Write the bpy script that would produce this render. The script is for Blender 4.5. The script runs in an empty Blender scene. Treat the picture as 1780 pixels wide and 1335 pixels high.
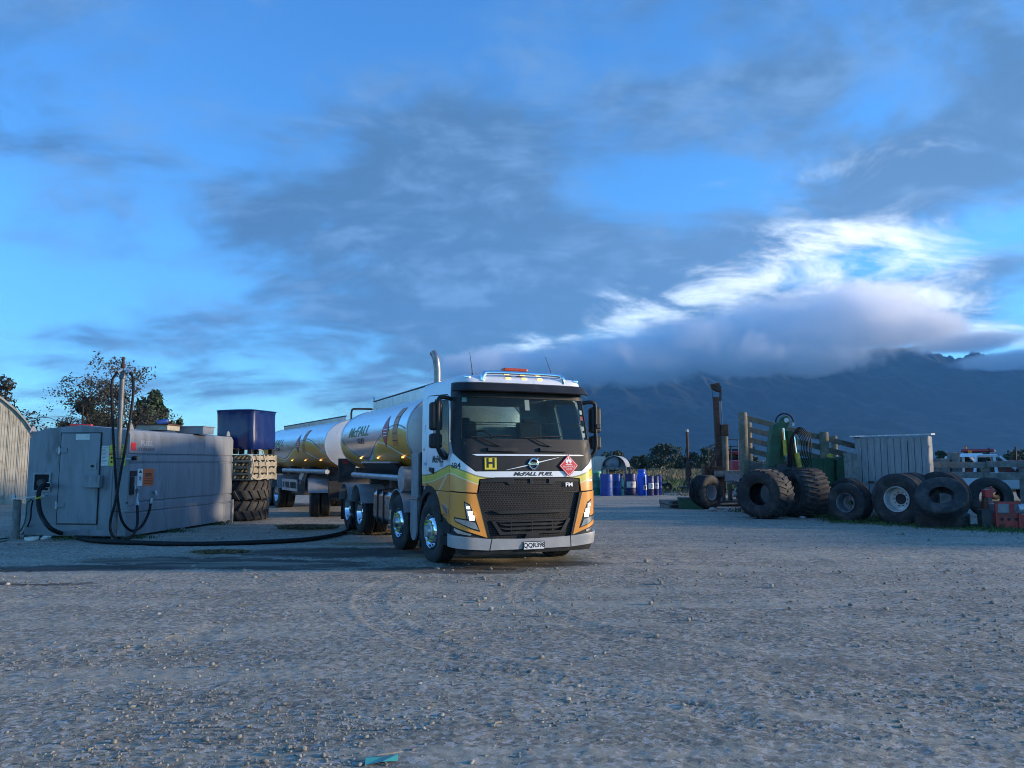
import bpy, bmesh, math, random
import numpy as np
from mathutils import Vector, Matrix
from mathutils.geometry import tessellate_polygon
R = math.radians
random.seed(7)
rng = np.random.default_rng(7)
sc = bpy.context.scene
col = sc.collection

# ------------------------------------------------------------------ node helpers
class E:
    """a socket or number that can be added, multiplied, ..."""
    def __init__(s, nt, v): s.nt, s.v = nt, v
    def m(s, op, *a, clamp=False):
        n = s.nt.nodes.new('ShaderNodeMath'); n.operation = op; n.use_clamp = clamp
        for i, q in enumerate((s,) + a):
            q = q.v if isinstance(q, E) else q
            if isinstance(q, (int, float)): n.inputs[i].default_value = q
            else: s.nt.links.new(q, n.inputs[i])
        return E(s.nt, n.outputs[0])
    def __add__(s, o): return s.m('ADD', o)
    __radd__ = __add__
    def __mul__(s, o): return s.m('MULTIPLY', o)
    __rmul__ = __mul__
    def __sub__(s, o): return s.m('SUBTRACT', o)
    def __rsub__(s, o): return (s * -1) + o
    def __truediv__(s, o): return s.m('DIVIDE', o)
    def abs(s): return s.m('ABSOLUTE')
    def sin(s): return s.m('SINE')
    def exp(s): return s.m('EXPONENT')
    def max(s, o): return s.m('MAXIMUM', o)
    def min(s, o): return s.m('MINIMUM', o)
    def step(s, a, b, lo=0., hi=1.):
        n = s.nt.nodes.new('ShaderNodeMapRange'); n.interpolation_type = 'SMOOTHSTEP'
        s.nt.links.new(s.v, n.inputs[0])
        for i, q in enumerate((a, b, lo, hi)):
            if isinstance(q, E): s.nt.links.new(q.v, n.inputs[i + 1])
            else: n.inputs[i + 1].default_value = q
        return E(s.nt, n.outputs[0])

def new(nt, typ, inp=None, **attr):
    n = nt.nodes.new(typ)
    for k, v in attr.items(): setattr(n, k, v)
    for k, v in (inp or {}).items():
        v = v.v if isinstance(v, E) else v
        if isinstance(v, (int, float, tuple, list)): n.inputs[k].default_value = v
        else: nt.links.new(v, n.inputs[k])
    return n
def c4(c): return (c[0], c[1], c[2], 1)
def mixc(nt, f, a, b, mode='MIX'):
    n = nt.nodes.new('ShaderNodeMix'); n.data_type = 'RGBA'; n.blend_type = mode
    for i, q in ((0, f), (6, a), (7, b)):
        if isinstance(q, E): q = q.v
        if isinstance(q, (tuple, list)): n.inputs[i].default_value = c4(q)
        elif isinstance(q, (int, float)): n.inputs[i].default_value = q
        else: nt.links.new(q, n.inputs[i])
    return n.outputs[2]
def noise(nt, vec, scale, detail=4, rough=.55, dist=0):
    n = new(nt, 'ShaderNodeTexNoise', {'Scale': scale, 'Detail': detail, 'Roughness': rough, 'Distortion': dist})
    if vec is not None: nt.links.new(vec, n.inputs['Vector'])
    return E(nt, n.outputs['Fac'])
def sepxyz(nt, v):
    n = nt.nodes.new('ShaderNodeSeparateXYZ'); nt.links.new(v, n.inputs[0])
    return [E(nt, n.outputs[i]) for i in range(3)]
def comb(nt, x, y, z=0.):
    return new(nt, 'ShaderNodeCombineXYZ', {0: x, 1: y, 2: z}).outputs[0]

# ------------------------------------------------------------------ camera, sky, sun, exposure
EYE, FPX, HORIZON = 1.65, 1330.0, 803.0             # eye height (m), focal length and horizon row in photo pixels
PITCH = math.atan((HORIZON - 667.5) / FPX)
cam = bpy.data.cameras.new('camera'); camo = bpy.data.objects.new('camera', cam); col.objects.link(camo)
camo.location = (0, 0, EYE); camo.rotation_euler = (math.pi / 2 + PITCH, 0, 0)
cam.sensor_width = 36; cam.lens = 36 * FPX / 1780; cam.clip_start = .05; cam.clip_end = 60000
sc.camera = camo
def at(u, v, y):
    """world point seen at photo pixel (u, v) at distance y in front of the camera"""
    a, b = (u - 890) / FPX, (667.5 - v) / FPX
    d = Vector((a, math.cos(PITCH) - b * math.sin(PITCH), math.sin(PITCH) + b * math.cos(PITCH)))
    return Vector((0, 0, EYE)) + d * (y / d.y)
def ground_at(u, v):
    a, b = (u - 890) / FPX, (667.5 - v) / FPX
    d = Vector((a, math.cos(PITCH) - b * math.sin(PITCH), math.sin(PITCH) + b * math.cos(PITCH)))
    return Vector((0, 0, EYE)) + d * (-EYE / d.z)

SUN_AZ, SUN_EL = R(91), R(10.5)                        # from straight ahead towards the right; height above the horizon
sunvec = Vector((math.sin(SUN_AZ) * math.cos(SUN_EL), math.cos(SUN_AZ) * math.cos(SUN_EL), math.sin(SUN_EL)))
sl = bpy.data.lights.new('sun', 'SUN'); slo = bpy.data.objects.new('sun', sl); col.objects.link(slo)
sl.energy = 4.2; sl.angle = R(6); sl.color = (1.0, .79, .56)
slo.rotation_euler = sunvec.to_track_quat('Z', 'Y').to_euler()

world = bpy.data.worlds.new('World'); sc.world = world; world.use_nodes = True
def build_sky():
    nt = world.node_tree; nt.nodes.clear()
    sky = new(nt, 'ShaderNodeTexSky', sky_type='NISHITA', sun_disc=False, sun_elevation=SUN_EL, sun_rotation=SUN_AZ,
              altitude=50, air_density=1.0, dust_density=.15, ozone_density=2.5)
    dirv = new(nt, 'ShaderNodeTexCoord').outputs['Generated']
    x, y, z = sepxyz(nt, dirv)
    az = x.m('ARCTAN2', y); el = z.m('ARCSINE')
    zz = z.max(0) + .3
    q = comb(nt, x / zz, y / zz, 0)                     # a flat cloud layer seen from below
    qs = new(nt, 'ShaderNodeMapping', {'Vector': q, 'Rotation': (0, 0, R(-24)), 'Scale': (.72, 1.1, 1)}).outputs[0]
    n1 = noise(nt, qs, 2.6, 8, .6, .5)
    n2 = noise(nt, q, 7.0, 6, .62, .4)
    n3 = noise(nt, qs, 4.2, 8, .66, .6)
    ae = comb(nt, az, el, 0)
    def blob(u, v, ru, rv, rot=0.):                     # a soft patch of the sky, given by where it stands (azimuth, elevation)
        loc = (math.atan((u - 890) / FPX), math.atan((HORIZON - v) / FPX) * .97, 0)
        mp = new(nt, 'ShaderNodeMapping', {'Vector': ae, 'Location': loc, 'Rotation': (0, 0, rot), 'Scale': (1.9 * ru / FPX, 1.9 * rv / FPX, 1)}, vector_type='TEXTURE')
        return E(nt, new(nt, 'ShaderNodeTexGradient', {'Vector': mp.outputs[0]}, gradient_type='QUADRATIC_SPHERE').outputs['Fac'])
    dark = blob(740, 480, 480, 160, .1) * .7 + blob(640, 270, 260, 140, .2) * .4 + blob(920, 350, 280, 120, -.3) * .42 \
         + blob(1620, 345, 420, 90, .22) * .75 + blob(1480, 120, 620, 220, .05) * .42 + blob(1180, 470, 260, 60, .2) * .25 \
         + blob(60, 610, 110, 28, 0) * .4 + blob(230, 470, 150, 16, -.05) * .2 + blob(500, 690, 330, 40, 0) * .22 + blob(800, 600, 420, 60, .05) * .3 \
         + blob(1720, 520, 130, 50, .1) * .34 + blob(150, 330, 330, 70, -.15) * .3 + blob(120, 90, 300, 120, -.2) * .25 + blob(1300, 610, 420, 60, .1) * .5 + blob(1500, 545, 190, 45, 0) * .45
    clear = blob(160, 520, 260, 90, 0) * .3 + blob(980, 80, 330, 120, 0) * .22 + blob(1660, 470, 160, 40, .05) * .25 + blob(1150, 330, 240, 60, .1) * .2 + blob(330, 60, 500, 120, 0) * .12
    white = blob(1420, 465, 260, 75, .1) * 1.0 + blob(1120, 540, 270, 46, .22) * .9 + blob(1540, 300, 170, 40, .1) * .5 + blob(1690, 560, 170, 50, -.3) * .95 + blob(1010, 575, 120, 16, .1) * .5 + blob(1230, 312, 120, 14, .15) * .16
    dens = (n1 * 2.0 + n2 * .75 - .93 + dark * 1.05 - clear * 1.2).step(.33, .98)
    wn = (n3 * 2.1 + n2 * .7 - .92 + white.min(1) * .34).step(.46, 1.2)
    wisp = wn * white.step(.05, .5)
    blue = mixc(nt, 1, sky.outputs[0], (.42, .86, 1.3), 'MULTIPLY')
    shade = (n2 * .7 + n3 * .8 - .25 + (dens - .5) * -.15).step(.36, .66)
    glow = blob(1500, 500, 620, 300, 0)
    ccol = mixc(nt, shade, (.30, .68, 1.28), (.68, 1.3, 2.3))
    ccol = mixc(nt, glow * .6, ccol, (.85, 1.35, 2.2))
    wcol = mixc(nt, glow, (2.6, 4.0, 5.4), (5.8, 5.9, 5.7))
    c = mixc(nt, dens * .92, blue, ccol)
    c = mixc(nt, wisp, c, wcol)
    bg = new(nt, 'ShaderNodeBackground', {'Color': c, 'Strength': .15})
    nt.links.new(bg.outputs[0], new(nt, 'ShaderNodeOutputWorld').inputs[0])
build_sky()
sc.view_settings.view_transform = 'Standard'; sc.view_settings.look = 'None'
sc.view_settings.exposure = 1.0; sc.view_settings.gamma = 1.0; sc.view_settings.use_curve_mapping = False
sc.cycles.use_denoising = True; sc.cycles.filter_width = 1.0
sc.cycles.max_bounces = 12; sc.cycles.volume_bounces = 10; sc.cycles.transparent_max_bounces = 12
world.cycles.sampling_method = 'MANUAL'; world.cycles.sample_map_resolution = 256

# ------------------------------------------------------------------ materials
MATS = {}
def M(name, c=(.5, .5, .5), rough=.6, metal=0., var=.18, vs=3., bump=0., bs=40., dirt=None, dirt_amt=.5, ds=2.5, coat=0., spec=.5, trans=0., emit=None, es=1., grain=None):
    """procedural material: base colour with blotches, optional dirt with its own shape, fine bump"""
    if name in MATS: return MATS[name]
    m = bpy.data.materials.new(name); m.use_nodes = True; MATS[name] = m
    nt = m.node_tree; b = nt.nodes['Principled BSDF']
    tc = new(nt, 'ShaderNodeTexCoord').outputs['Object']
    info = E(nt, new(nt, 'ShaderNodeObjectInfo').outputs['Random'])
    x, y, z = sepxyz(nt, tc)
    vec = comb(nt, x + info * 37., y + info * 11., z)
    if grain:                                        # stretched grain: (scale x, y, z)
        vec = new(nt, 'ShaderNodeMapping', {'Vector': vec, 'Scale': grain}).outputs[0]
    n1 = noise(nt, vec, vs, 5, .6)
    k = n1.step(.3, .7, 1 - var, 1 + var)
    cc = mixc(nt, 1, c, new(nt, 'ShaderNodeCombineColor', {0: k, 1: k, 2: k}).outputs[0], 'MULTIPLY')
    r = n1 * .16 + (rough - .08)
    if dirt:
        n2 = noise(nt, vec, ds, 7, .65, .3)
        d = n2.step(.62 - dirt_amt * .4, .82 - dirt_amt * .3)
        cc = mixc(nt, d * .85, cc, dirt)
        r = r + d * (.85 - rough) * .8
        if metal: nt.links.new((metal - d * metal * .9).v, b.inputs['Metallic'])
    nt.links.new(cc, b.inputs['Base Color'])
    nt.links.new(r.m('MAXIMUM', .03, clamp=True).v, b.inputs['Roughness'])
    if not (dirt and metal): b.inputs['Metallic'].default_value = metal
    b.inputs['Coat Weight'].default_value = coat; b.inputs['Coat Roughness'].default_value = .12
    b.inputs['Specular IOR Level'].default_value = spec
    if trans: b.inputs['Transmission Weight'].default_value = trans
    if emit:
        b.inputs['Emission Color'].default_value = c4(emit); b.inputs['Emission Strength'].default_value = es
    if bump:
        nb = noise(nt, vec, bs, 4, .6)
        bn = new(nt, 'ShaderNodeBump', {'Height': nb, 'Strength': min(1, bump), 'Distance': .01})
        nt.links.new(bn.outputs[0], b.inputs['Normal'])
    return m
def glass_mat(name, tint=(.75, .85, .85), alpha=.25, rough=.03):
    """thin pane: part mirror, part clear"""
    if name in MATS: return MATS[name]
    m = bpy.data.materials.new(name); m.use_nodes = True; MATS[name] = m
    nt = m.node_tree; b = nt.nodes['Principled BSDF']; out = nt.nodes['Material Output']
    b.inputs['Base Color'].default_value = (.02, .03, .035, 1); b.inputs['Roughness'].default_value = rough
    b.inputs['Specular IOR Level'].default_value = .5
    t = new(nt, 'ShaderNodeBsdfTransparent', {'Color': c4(tint)})
    nz = noise(nt, new(nt, 'ShaderNodeTexCoord').outputs['Object'], 3., 4)
    mx = new(nt, 'ShaderNodeMixShader', {0: nz.step(.3, .7, alpha * .8, alpha * 1.2), 1: t.outputs[0], 2: b.outputs[0]})
    nt.links.new(mx.outputs[0], out.inputs[0])
    return m

WHITE = M('white_paint', (.74, .76, .78), .3, 0, .05, 2, coat=.4, dirt=(.3, .27, .23), dirt_amt=.12)
BLACK = M('black_plastic', (.016, .017, .019), .5, 0, .25, 4, bump=.1, bs=200, dirt=(.07, .065, .06), dirt_amt=.2, spec=.3)
DGREY = M('dark_grey_plastic', (.016, .017, .019), .5, 0, .2, 4, dirt=(.06, .057, .053), dirt_amt=.2, spec=.3)
CHASSIS = M('chassis_paint', (.03, .032, .035), .55, 0, .3, 3, dirt=(.12, .1, .085), dirt_amt=.5)
ALU = M('brushed_aluminium', (.62, .64, .66), .3, 1, .1, 6, dirt=(.3, .28, .26), dirt_amt=.2)
CHROME = M('chrome', (.85, .86, .88), .08, 1, .04, 5)
GALV = M('galvanised_steel', (.46, .48, .5), .45, .8, .25, 9, bump=.1, bs=30, dirt=(.3, .27, .24), dirt_amt=.3)
GREYMET = M('grey_painted_metal', (.27, .29, .31), .45, .2, .12, 3, dirt=(.2, .17, .14), dirt_amt=.3)
RUBBER = M('rubber', (.016, .016, .017), .75, 0, .3, 5, bump=.2, bs=60, dirt=(.07, .062, .055), dirt_amt=.45)
RUBBER2 = M('weathered_rubber', (.021, .021, .022), .8, 0, .35, 4, bump=.3, bs=45, dirt=(.085, .078, .07), dirt_amt=.42)
HOSE = M('hose_rubber', (.009, .009, .01), .6, 0, .3, 8, dirt=(.04, .037, .035), dirt_amt=.2, spec=.25)
RUST = M('rusty_steel', (.1, .042, .024), .8, .2, .45, 7, bump=.4, bs=50, dirt=(.045, .03, .022), dirt_amt=.5)
RED = M('red_paint', (.42, .035, .03), .5, 0, .2, 4, dirt=(.12, .06, .045), dirt_amt=.35)
GREEN = M('machine_green', (.01, .085, .035), .5, 0, .25, 3, dirt=(.045, .06, .035), dirt_amt=.4)
YELLOW = M('machine_yellow', (.5, .35, .03), .45, 0, .2, 4, dirt=(.14, .1, .05), dirt_amt=.35)
AMBER = M('amber_lens', (.75, .2, .02), .2, 0, .05, 4)
AMBERLIT = M('amber_marker_lit', (.8, .35, .05), .2, 0, .05, 4, emit=(1, .55, .12), es=1.6)
WHITELIT = M('headlight_lit', (.9, .9, .9), .1, 0, .02, 4, emit=(1, .95, .85), es=2.6)
TIMBER = M('weathered_timber', (.17, .145, .105), .85, 0, .35, 5, bump=.5, bs=30, grain=(1, 1, 1), dirt=(.085, .095, .05), dirt_amt=.45)
TIMBER2 = M('grey_timber', (.2, .19, .17), .85, 0, .35, 5, bump=.5, bs=30, dirt=(.09, .085, .07), dirt_amt=.4)
PALLET = M('pallet_timber', (.32, .28, .21), .85, 0, .3, 6, bump=.4, bs=40, dirt=(.16, .14, .1), dirt_amt=.3)
BLUEPL = M('blue_drum_plastic', (.012, .055, .28), .38, 0, .12, 3, dirt=(.05, .07, .16), dirt_amt=.3)
NAVY = M('navy_drum_steel', (.02, .03, .13), .42, .1, .2, 3, dirt=(.07, .05, .06), dirt_amt=.35)
PAPER = M('paper_label', (.72, .7, .64), .7, 0, .1, 6, dirt=(.35, .33, .28), dirt_amt=.2)
INK = M('black_print', (.012, .012, .013), .5, 0, .1)
WPRINT = M('white_print', (.8, .8, .8), .5, 0, .05)
REDP = M('red_print', (.62, .02, .03), .4, 0, .06)
YELP = M('yellow_print', (.72, .58, .03), .45, 0, .06)
ORNP = M('orange_print', (.75, .12, .03), .45, 0, .08)
TANKGREY = M('tank_grey_paint', (.23, .25, .275), .48, .1, .12, 1.6, bump=.06, bs=60, dirt=(.15, .15, .145), dirt_amt=.3, ds=2.2, grain=(2.2, 2.2, .35))
GLASS = glass_mat('windscreen_glass', (.74, .84, .84), .2)
BARK = M('bark', (.07, .055, .045), .9, 0, .35, 8, bump=.5, bs=30)

# ------------------------------------------------------------------ mesh helpers
class MB:
    def __init__(s): s.v, s.f, s.uv = [], [], None
    def add(s, vs, fs):
        o = len(s.v); s.v += [tuple(p) for p in vs]; s.f += [tuple(i + o for i in f) for f in fs]; return s
    def box(s, c, d, rz=0., rot=None):
        m = rot or Matrix.Rotation(rz, 3, 'Z'); c = Vector(c)
        vs = [c + m @ Vector((d[0] * a / 2, d[1] * b / 2, d[2] * e / 2)) for a in (-1, 1) for b in (-1, 1) for e in (-1, 1)]
        return s.add(vs, [(0, 1, 3, 2), (4, 6, 7, 5), (0, 4, 5, 1), (2, 3, 7, 6), (0, 2, 6, 4), (1, 5, 7, 3)])
    def b2(s, lo, hi): return s.box([(a + b) / 2 for a, b in zip(lo, hi)], [b - a for a, b in zip(lo, hi)])
    def beam(s, p0, p1, w, h, up=(0, 0, 1)):
        p0, p1 = Vector(p0), Vector(p1); d = (p1 - p0).normalized(); u = Vector(up)
        sd = d.cross(u)
        if sd.length < 1e-4: sd = d.cross(Vector((1, 0, 0)))
        sd.normalize(); u = sd.cross(d)
        m = Matrix((d, sd, u)).transposed()
        return s.box((p0 + p1) / 2, ((p1 - p0).length, w, h), rot=m)
    def tube(s, pts, r, n=8, cap=True, closed=False):
        pts = [Vector(p) for p in pts]; N = len(pts)
        rs = r if isinstance(r, (list, tuple)) else [r] * N
        t = (pts[1] - pts[0]).normalized()
        a = t.orthogonal().normalized(); vs = []
        for i, p in enumerate(pts):
            if closed: t2 = (pts[(i + 1) % N] - pts[i - 1]).normalized()
            else: t2 = (pts[min(i + 1, N - 1)] - pts[max(i - 1, 0)]).normalized()
            a = (a - t2 * a.dot(t2))
            a = a.normalized() if a.length > 1e-6 else t2.orthogonal().normalized()
            b = t2.cross(a)
            vs += [p + (a * math.cos(k * 2 * math.pi / n) + b * math.sin(k * 2 * math.pi / n)) * rs[i] for k in range(n)]
        fs = []
        for i in range(N if closed else N - 1):
            j = (i + 1) % N
            fs += [(i * n + k, i * n + (k + 1) % n, j * n + (k + 1) % n, j * n + k) for k in range(n)]
        if cap and not closed: fs += [tuple(range(n))[::-1], tuple((N - 1) * n + k for k in range(n))]
        return s.add(vs, fs)
    def cyl(s, p0, p1, r0, r1=None, n=16): return s.tube([p0, p1], [r0, r0 if r1 is None else r1], n)
    def lathe(s, prof, o=(0, 0, 0), ax=(0, 0, 1), n=32, closed=False):
        """prof: (radius, distance along the axis)"""
        o, ax = Vector(o), Vector(ax).normalized(); a = ax.orthogonal().normalized(); b = ax.cross(a); vs = []
        for rr, h in prof:
            vs += [o + ax * h + (a * math.cos(k * 2 * math.pi / n) + b * math.sin(k * 2 * math.pi / n)) * rr for k in range(n)]
        P = len(prof); fs = []
        for i in range(P if closed else P - 1):
            j = (i + 1) % P
            fs += [(i * n + k, i * n + (k + 1) % n, j * n + (k + 1) % n, j * n + k) for k in range(n)]
        return s.add(vs, fs)
    def prism(s, poly, vec):
        n = len(poly); vec = Vector(vec); vs = [Vector(p) for p in poly]; vs += [p + vec for p in vs]
        return s.add(vs, [tuple(range(n))[::-1], tuple(range(n, 2 * n))] + [(i, (i + 1) % n, n + (i + 1) % n, n + i) for i in range(n)])
    def quad(s, a, b, c, d): return s.add([a, b, c, d], [(0, 1, 2, 3)])
    def build(s, name, mat, parent=None, smooth=0, bevel=0., **kw):
        me = bpy.data.meshes.new(name); me.from_pydata(s.v, [], s.f)
        bm = bmesh.new(); bm.from_mesh(me); bmesh.ops.recalc_face_normals(bm, faces=bm.faces); bm.to_mesh(me); bm.free()
        if s.uv is not None:
            ul = me.uv_layers.new(name='UVMap')
            for l in me.loops: ul.data[l.index].uv = s.uv[l.vertex_index]
        if mat: me.materials.append(mat)
        if smooth:
            me.polygons.foreach_set('use_smooth', [True] * len(me.polygons)); me.set_sharp_from_angle(angle=R(smooth))
        return link(name, me, parent, bevel, **kw)
def link(name, me, parent=None, bevel=0., label=None, cat=None, group=None, kind=None, loc=None, rz=None):
    o = bpy.data.objects.new(name, me); col.objects.link(o); o.parent = parent
    if bevel:
        b = o.modifiers.new('bevel', 'BEVEL'); b.width = bevel; b.segments = 2; b.limit_method = 'ANGLE'; b.angle_limit = R(40)
    return tag(o, label, cat, group, kind, loc, rz)
def tag(o, label=None, cat=None, group=None, kind=None, loc=None, rz=None):
    for k, v in (('label', label), ('category', cat), ('group', group), ('kind', kind)):
        if v: o[k] = v
    if loc is not None: o.location = loc
    if rz is not None: o.rotation_euler[2] = rz
    return o
def thing(name, label, cat, loc=(0, 0, 0), rz=0., group=None):
    o = bpy.data.objects.new(name, None); col.objects.link(o); o.empty_display_size = .2
    return tag(o, label, cat, group, None, loc, rz)
def dup(o, parent=None, label=None, loc=None, rz=None, group=None):
    c = o.copy(); col.objects.link(c)
    if parent is not None: c.parent = parent
    for ch in o.children: dup(ch, c)
    return tag(c, label, None, group, None, loc, rz)
def flat_mesh(name, vs, fs, mat, parent=None, **kw):
    m = MB(); m.add(vs, fs); return m.build(name, mat, parent, **kw)

def text_mesh(txt, size, shear=0., bold=0.):
    """verts (x, y) and triangles of a line of lettering, centred on the origin"""
    cu = bpy.data.curves.new('lettering', 'FONT'); cu.body = txt; cu.size = size; cu.shear = shear; cu.align_x = 'CENTER'; cu.align_y = 'CENTER'
    cu.offset = bold; cu.resolution_u = 3
    ob = bpy.data.objects.new('lettering', cu); col.objects.link(ob)
    dg = bpy.context.evaluated_depsgraph_get(); dg.update()
    me = bpy.data.meshes.new_from_object(ob.evaluated_get(dg))
    bm = bmesh.new(); bm.from_mesh(me); bmesh.ops.triangulate(bm, faces=bm.faces)
    vs = [(v.co.x, v.co.y) for v in bm.verts]; bm.verts.index_update(); fs = [tuple(v.index for v in f.verts) for f in bm.faces]
    bm.free(); bpy.data.objects.remove(ob); bpy.data.curves.remove(cu); bpy.data.meshes.remove(me)
    return vs, fs
def slice2d(vs, fs, xs=(), ys=()):
    """cut flat triangles along lines so that they can follow a curved surface"""
    bm = bmesh.new(); bv = [bm.verts.new((a[0], a[1], 0)) for a in vs]
    for f in fs:
        try: bm.faces.new([bv[i] for i in f])
        except ValueError: pass
    for x in xs: bmesh.ops.bisect_plane(bm, geom=bm.verts[:] + bm.edges[:] + bm.faces[:], plane_co=(x, 0, 0), plane_no=(1, 0, 0))
    for y in ys: bmesh.ops.bisect_plane(bm, geom=bm.verts[:] + bm.edges[:] + bm.faces[:], plane_co=(0, y, 0), plane_no=(0, 1, 0))
    bm.verts.index_update(); v2 = [(v.co.x, v.co.y) for v in bm.verts]; f2 = [tuple(v.index for v in f.verts) for f in bm.faces]
    bm.free(); return v2, f2
def text_on(name, txt, size, o, right, up, mat, parent, shear=0., bold=0., lift=.004, sx=1.):
    vs, fs = text_mesh(txt, size, shear, bold)
    o, r, u = Vector(o), Vector(right).normalized(), Vector(up).normalized(); n = r.cross(u)
    m = MB(); m.add([o + r * (x * sx) + u * y + n * lift for x, y in vs], fs)
    return m.build(name, mat, parent)
def arc(c, a, b, r, t0, t1, n=12):
    c, a, b = Vector(c), Vector(a), Vector(b)
    return [c + a * r * math.cos(t0 + (t1 - t0) * i / n) + b * r * math.sin(t0 + (t1 - t0) * i / n) for i in range(n + 1)]
def curve_pts(P, n=8):
    """smooth line through points (Catmull-Rom)"""
    P = [Vector(p) for p in P]; out = []
    for i in range(len(P) - 1):
        p0, p1, p2, p3 = P[max(i - 1, 0)], P[i], P[i + 1], P[min(i + 2, len(P) - 1)]
        for k in range(n):
            t = k / n
            out.append(.5 * ((2 * p1) + (p2 - p0) * t + (2 * p0 - 5 * p1 + 4 * p2 - p3) * t * t + (3 * p1 - p0 - 3 * p2 + p3) * t ** 3))
    return out + [P[-1]]

# value noise for terrain
_tab = rng.random((256, 256))
def vnoise(x, y):
    xi, yi = np.floor(x).astype(int), np.floor(y).astype(int); fx, fy = x - xi, y - yi
    fx, fy = fx * fx * (3 - 2 * fx), fy * fy * (3 - 2 * fy)
    g = lambda a, b: _tab[a % 256, b % 256]
    return (g(xi, yi) * (1 - fx) + g(xi + 1, yi) * fx) * (1 - fy) + (g(xi, yi + 1) * (1 - fx) + g(xi + 1, yi + 1) * fx) * fy - .5
def fbm(x, y, o=5, g=.5):
    s = np.zeros_like(x); a = 1.
    for i in range(o): s += a * vnoise(x * 2 ** i + 17 * i, y * 2 ** i + 31 * i); a *= g
    return s
def grid_object(name, X, Y, Z, mat, **kw):
    r, c = X.shape; me = bpy.data.meshes.new(name)
    co = np.stack([X, Y, Z], -1).reshape(-1, 3).astype(np.float32)
    i = np.arange(r * c).reshape(r, c)
    f = np.stack([i[:-1, :-1], i[:-1, 1:], i[1:, 1:], i[1:, :-1]], -1).reshape(-1)
    me.vertices.add(r * c); me.vertices.foreach_set('co', co.ravel())
    nf = (r - 1) * (c - 1)
    me.loops.add(nf * 4); me.loops.foreach_set('vertex_index', f.astype(np.int32))
    me.polygons.add(nf); me.polygons.foreach_set('loop_start', np.arange(0, nf * 4, 4, dtype=np.int32))
    me.polygons.foreach_set('use_smooth', np.ones(nf, bool)); me.update(); me.validate(); me.materials.append(mat)
    return link(name, me, **kw)
def tri_mesh(name, co, tri, mat, parent=None, **kw):
    me = bpy.data.meshes.new(name); co = np.asarray(co, np.float32); tri = np.asarray(tri, np.int32); k = tri.shape[1]
    me.vertices.add(len(co)); me.vertices.foreach_set('co', co.ravel())
    me.loops.add(tri.size); me.loops.foreach_set('vertex_index', tri.ravel())
    me.polygons.add(len(tri)); me.polygons.foreach_set('loop_start', np.arange(0, tri.size, k, dtype=np.int32)); me.update(); me.materials.append(mat)
    return link(name, me, parent, **kw)

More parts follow.
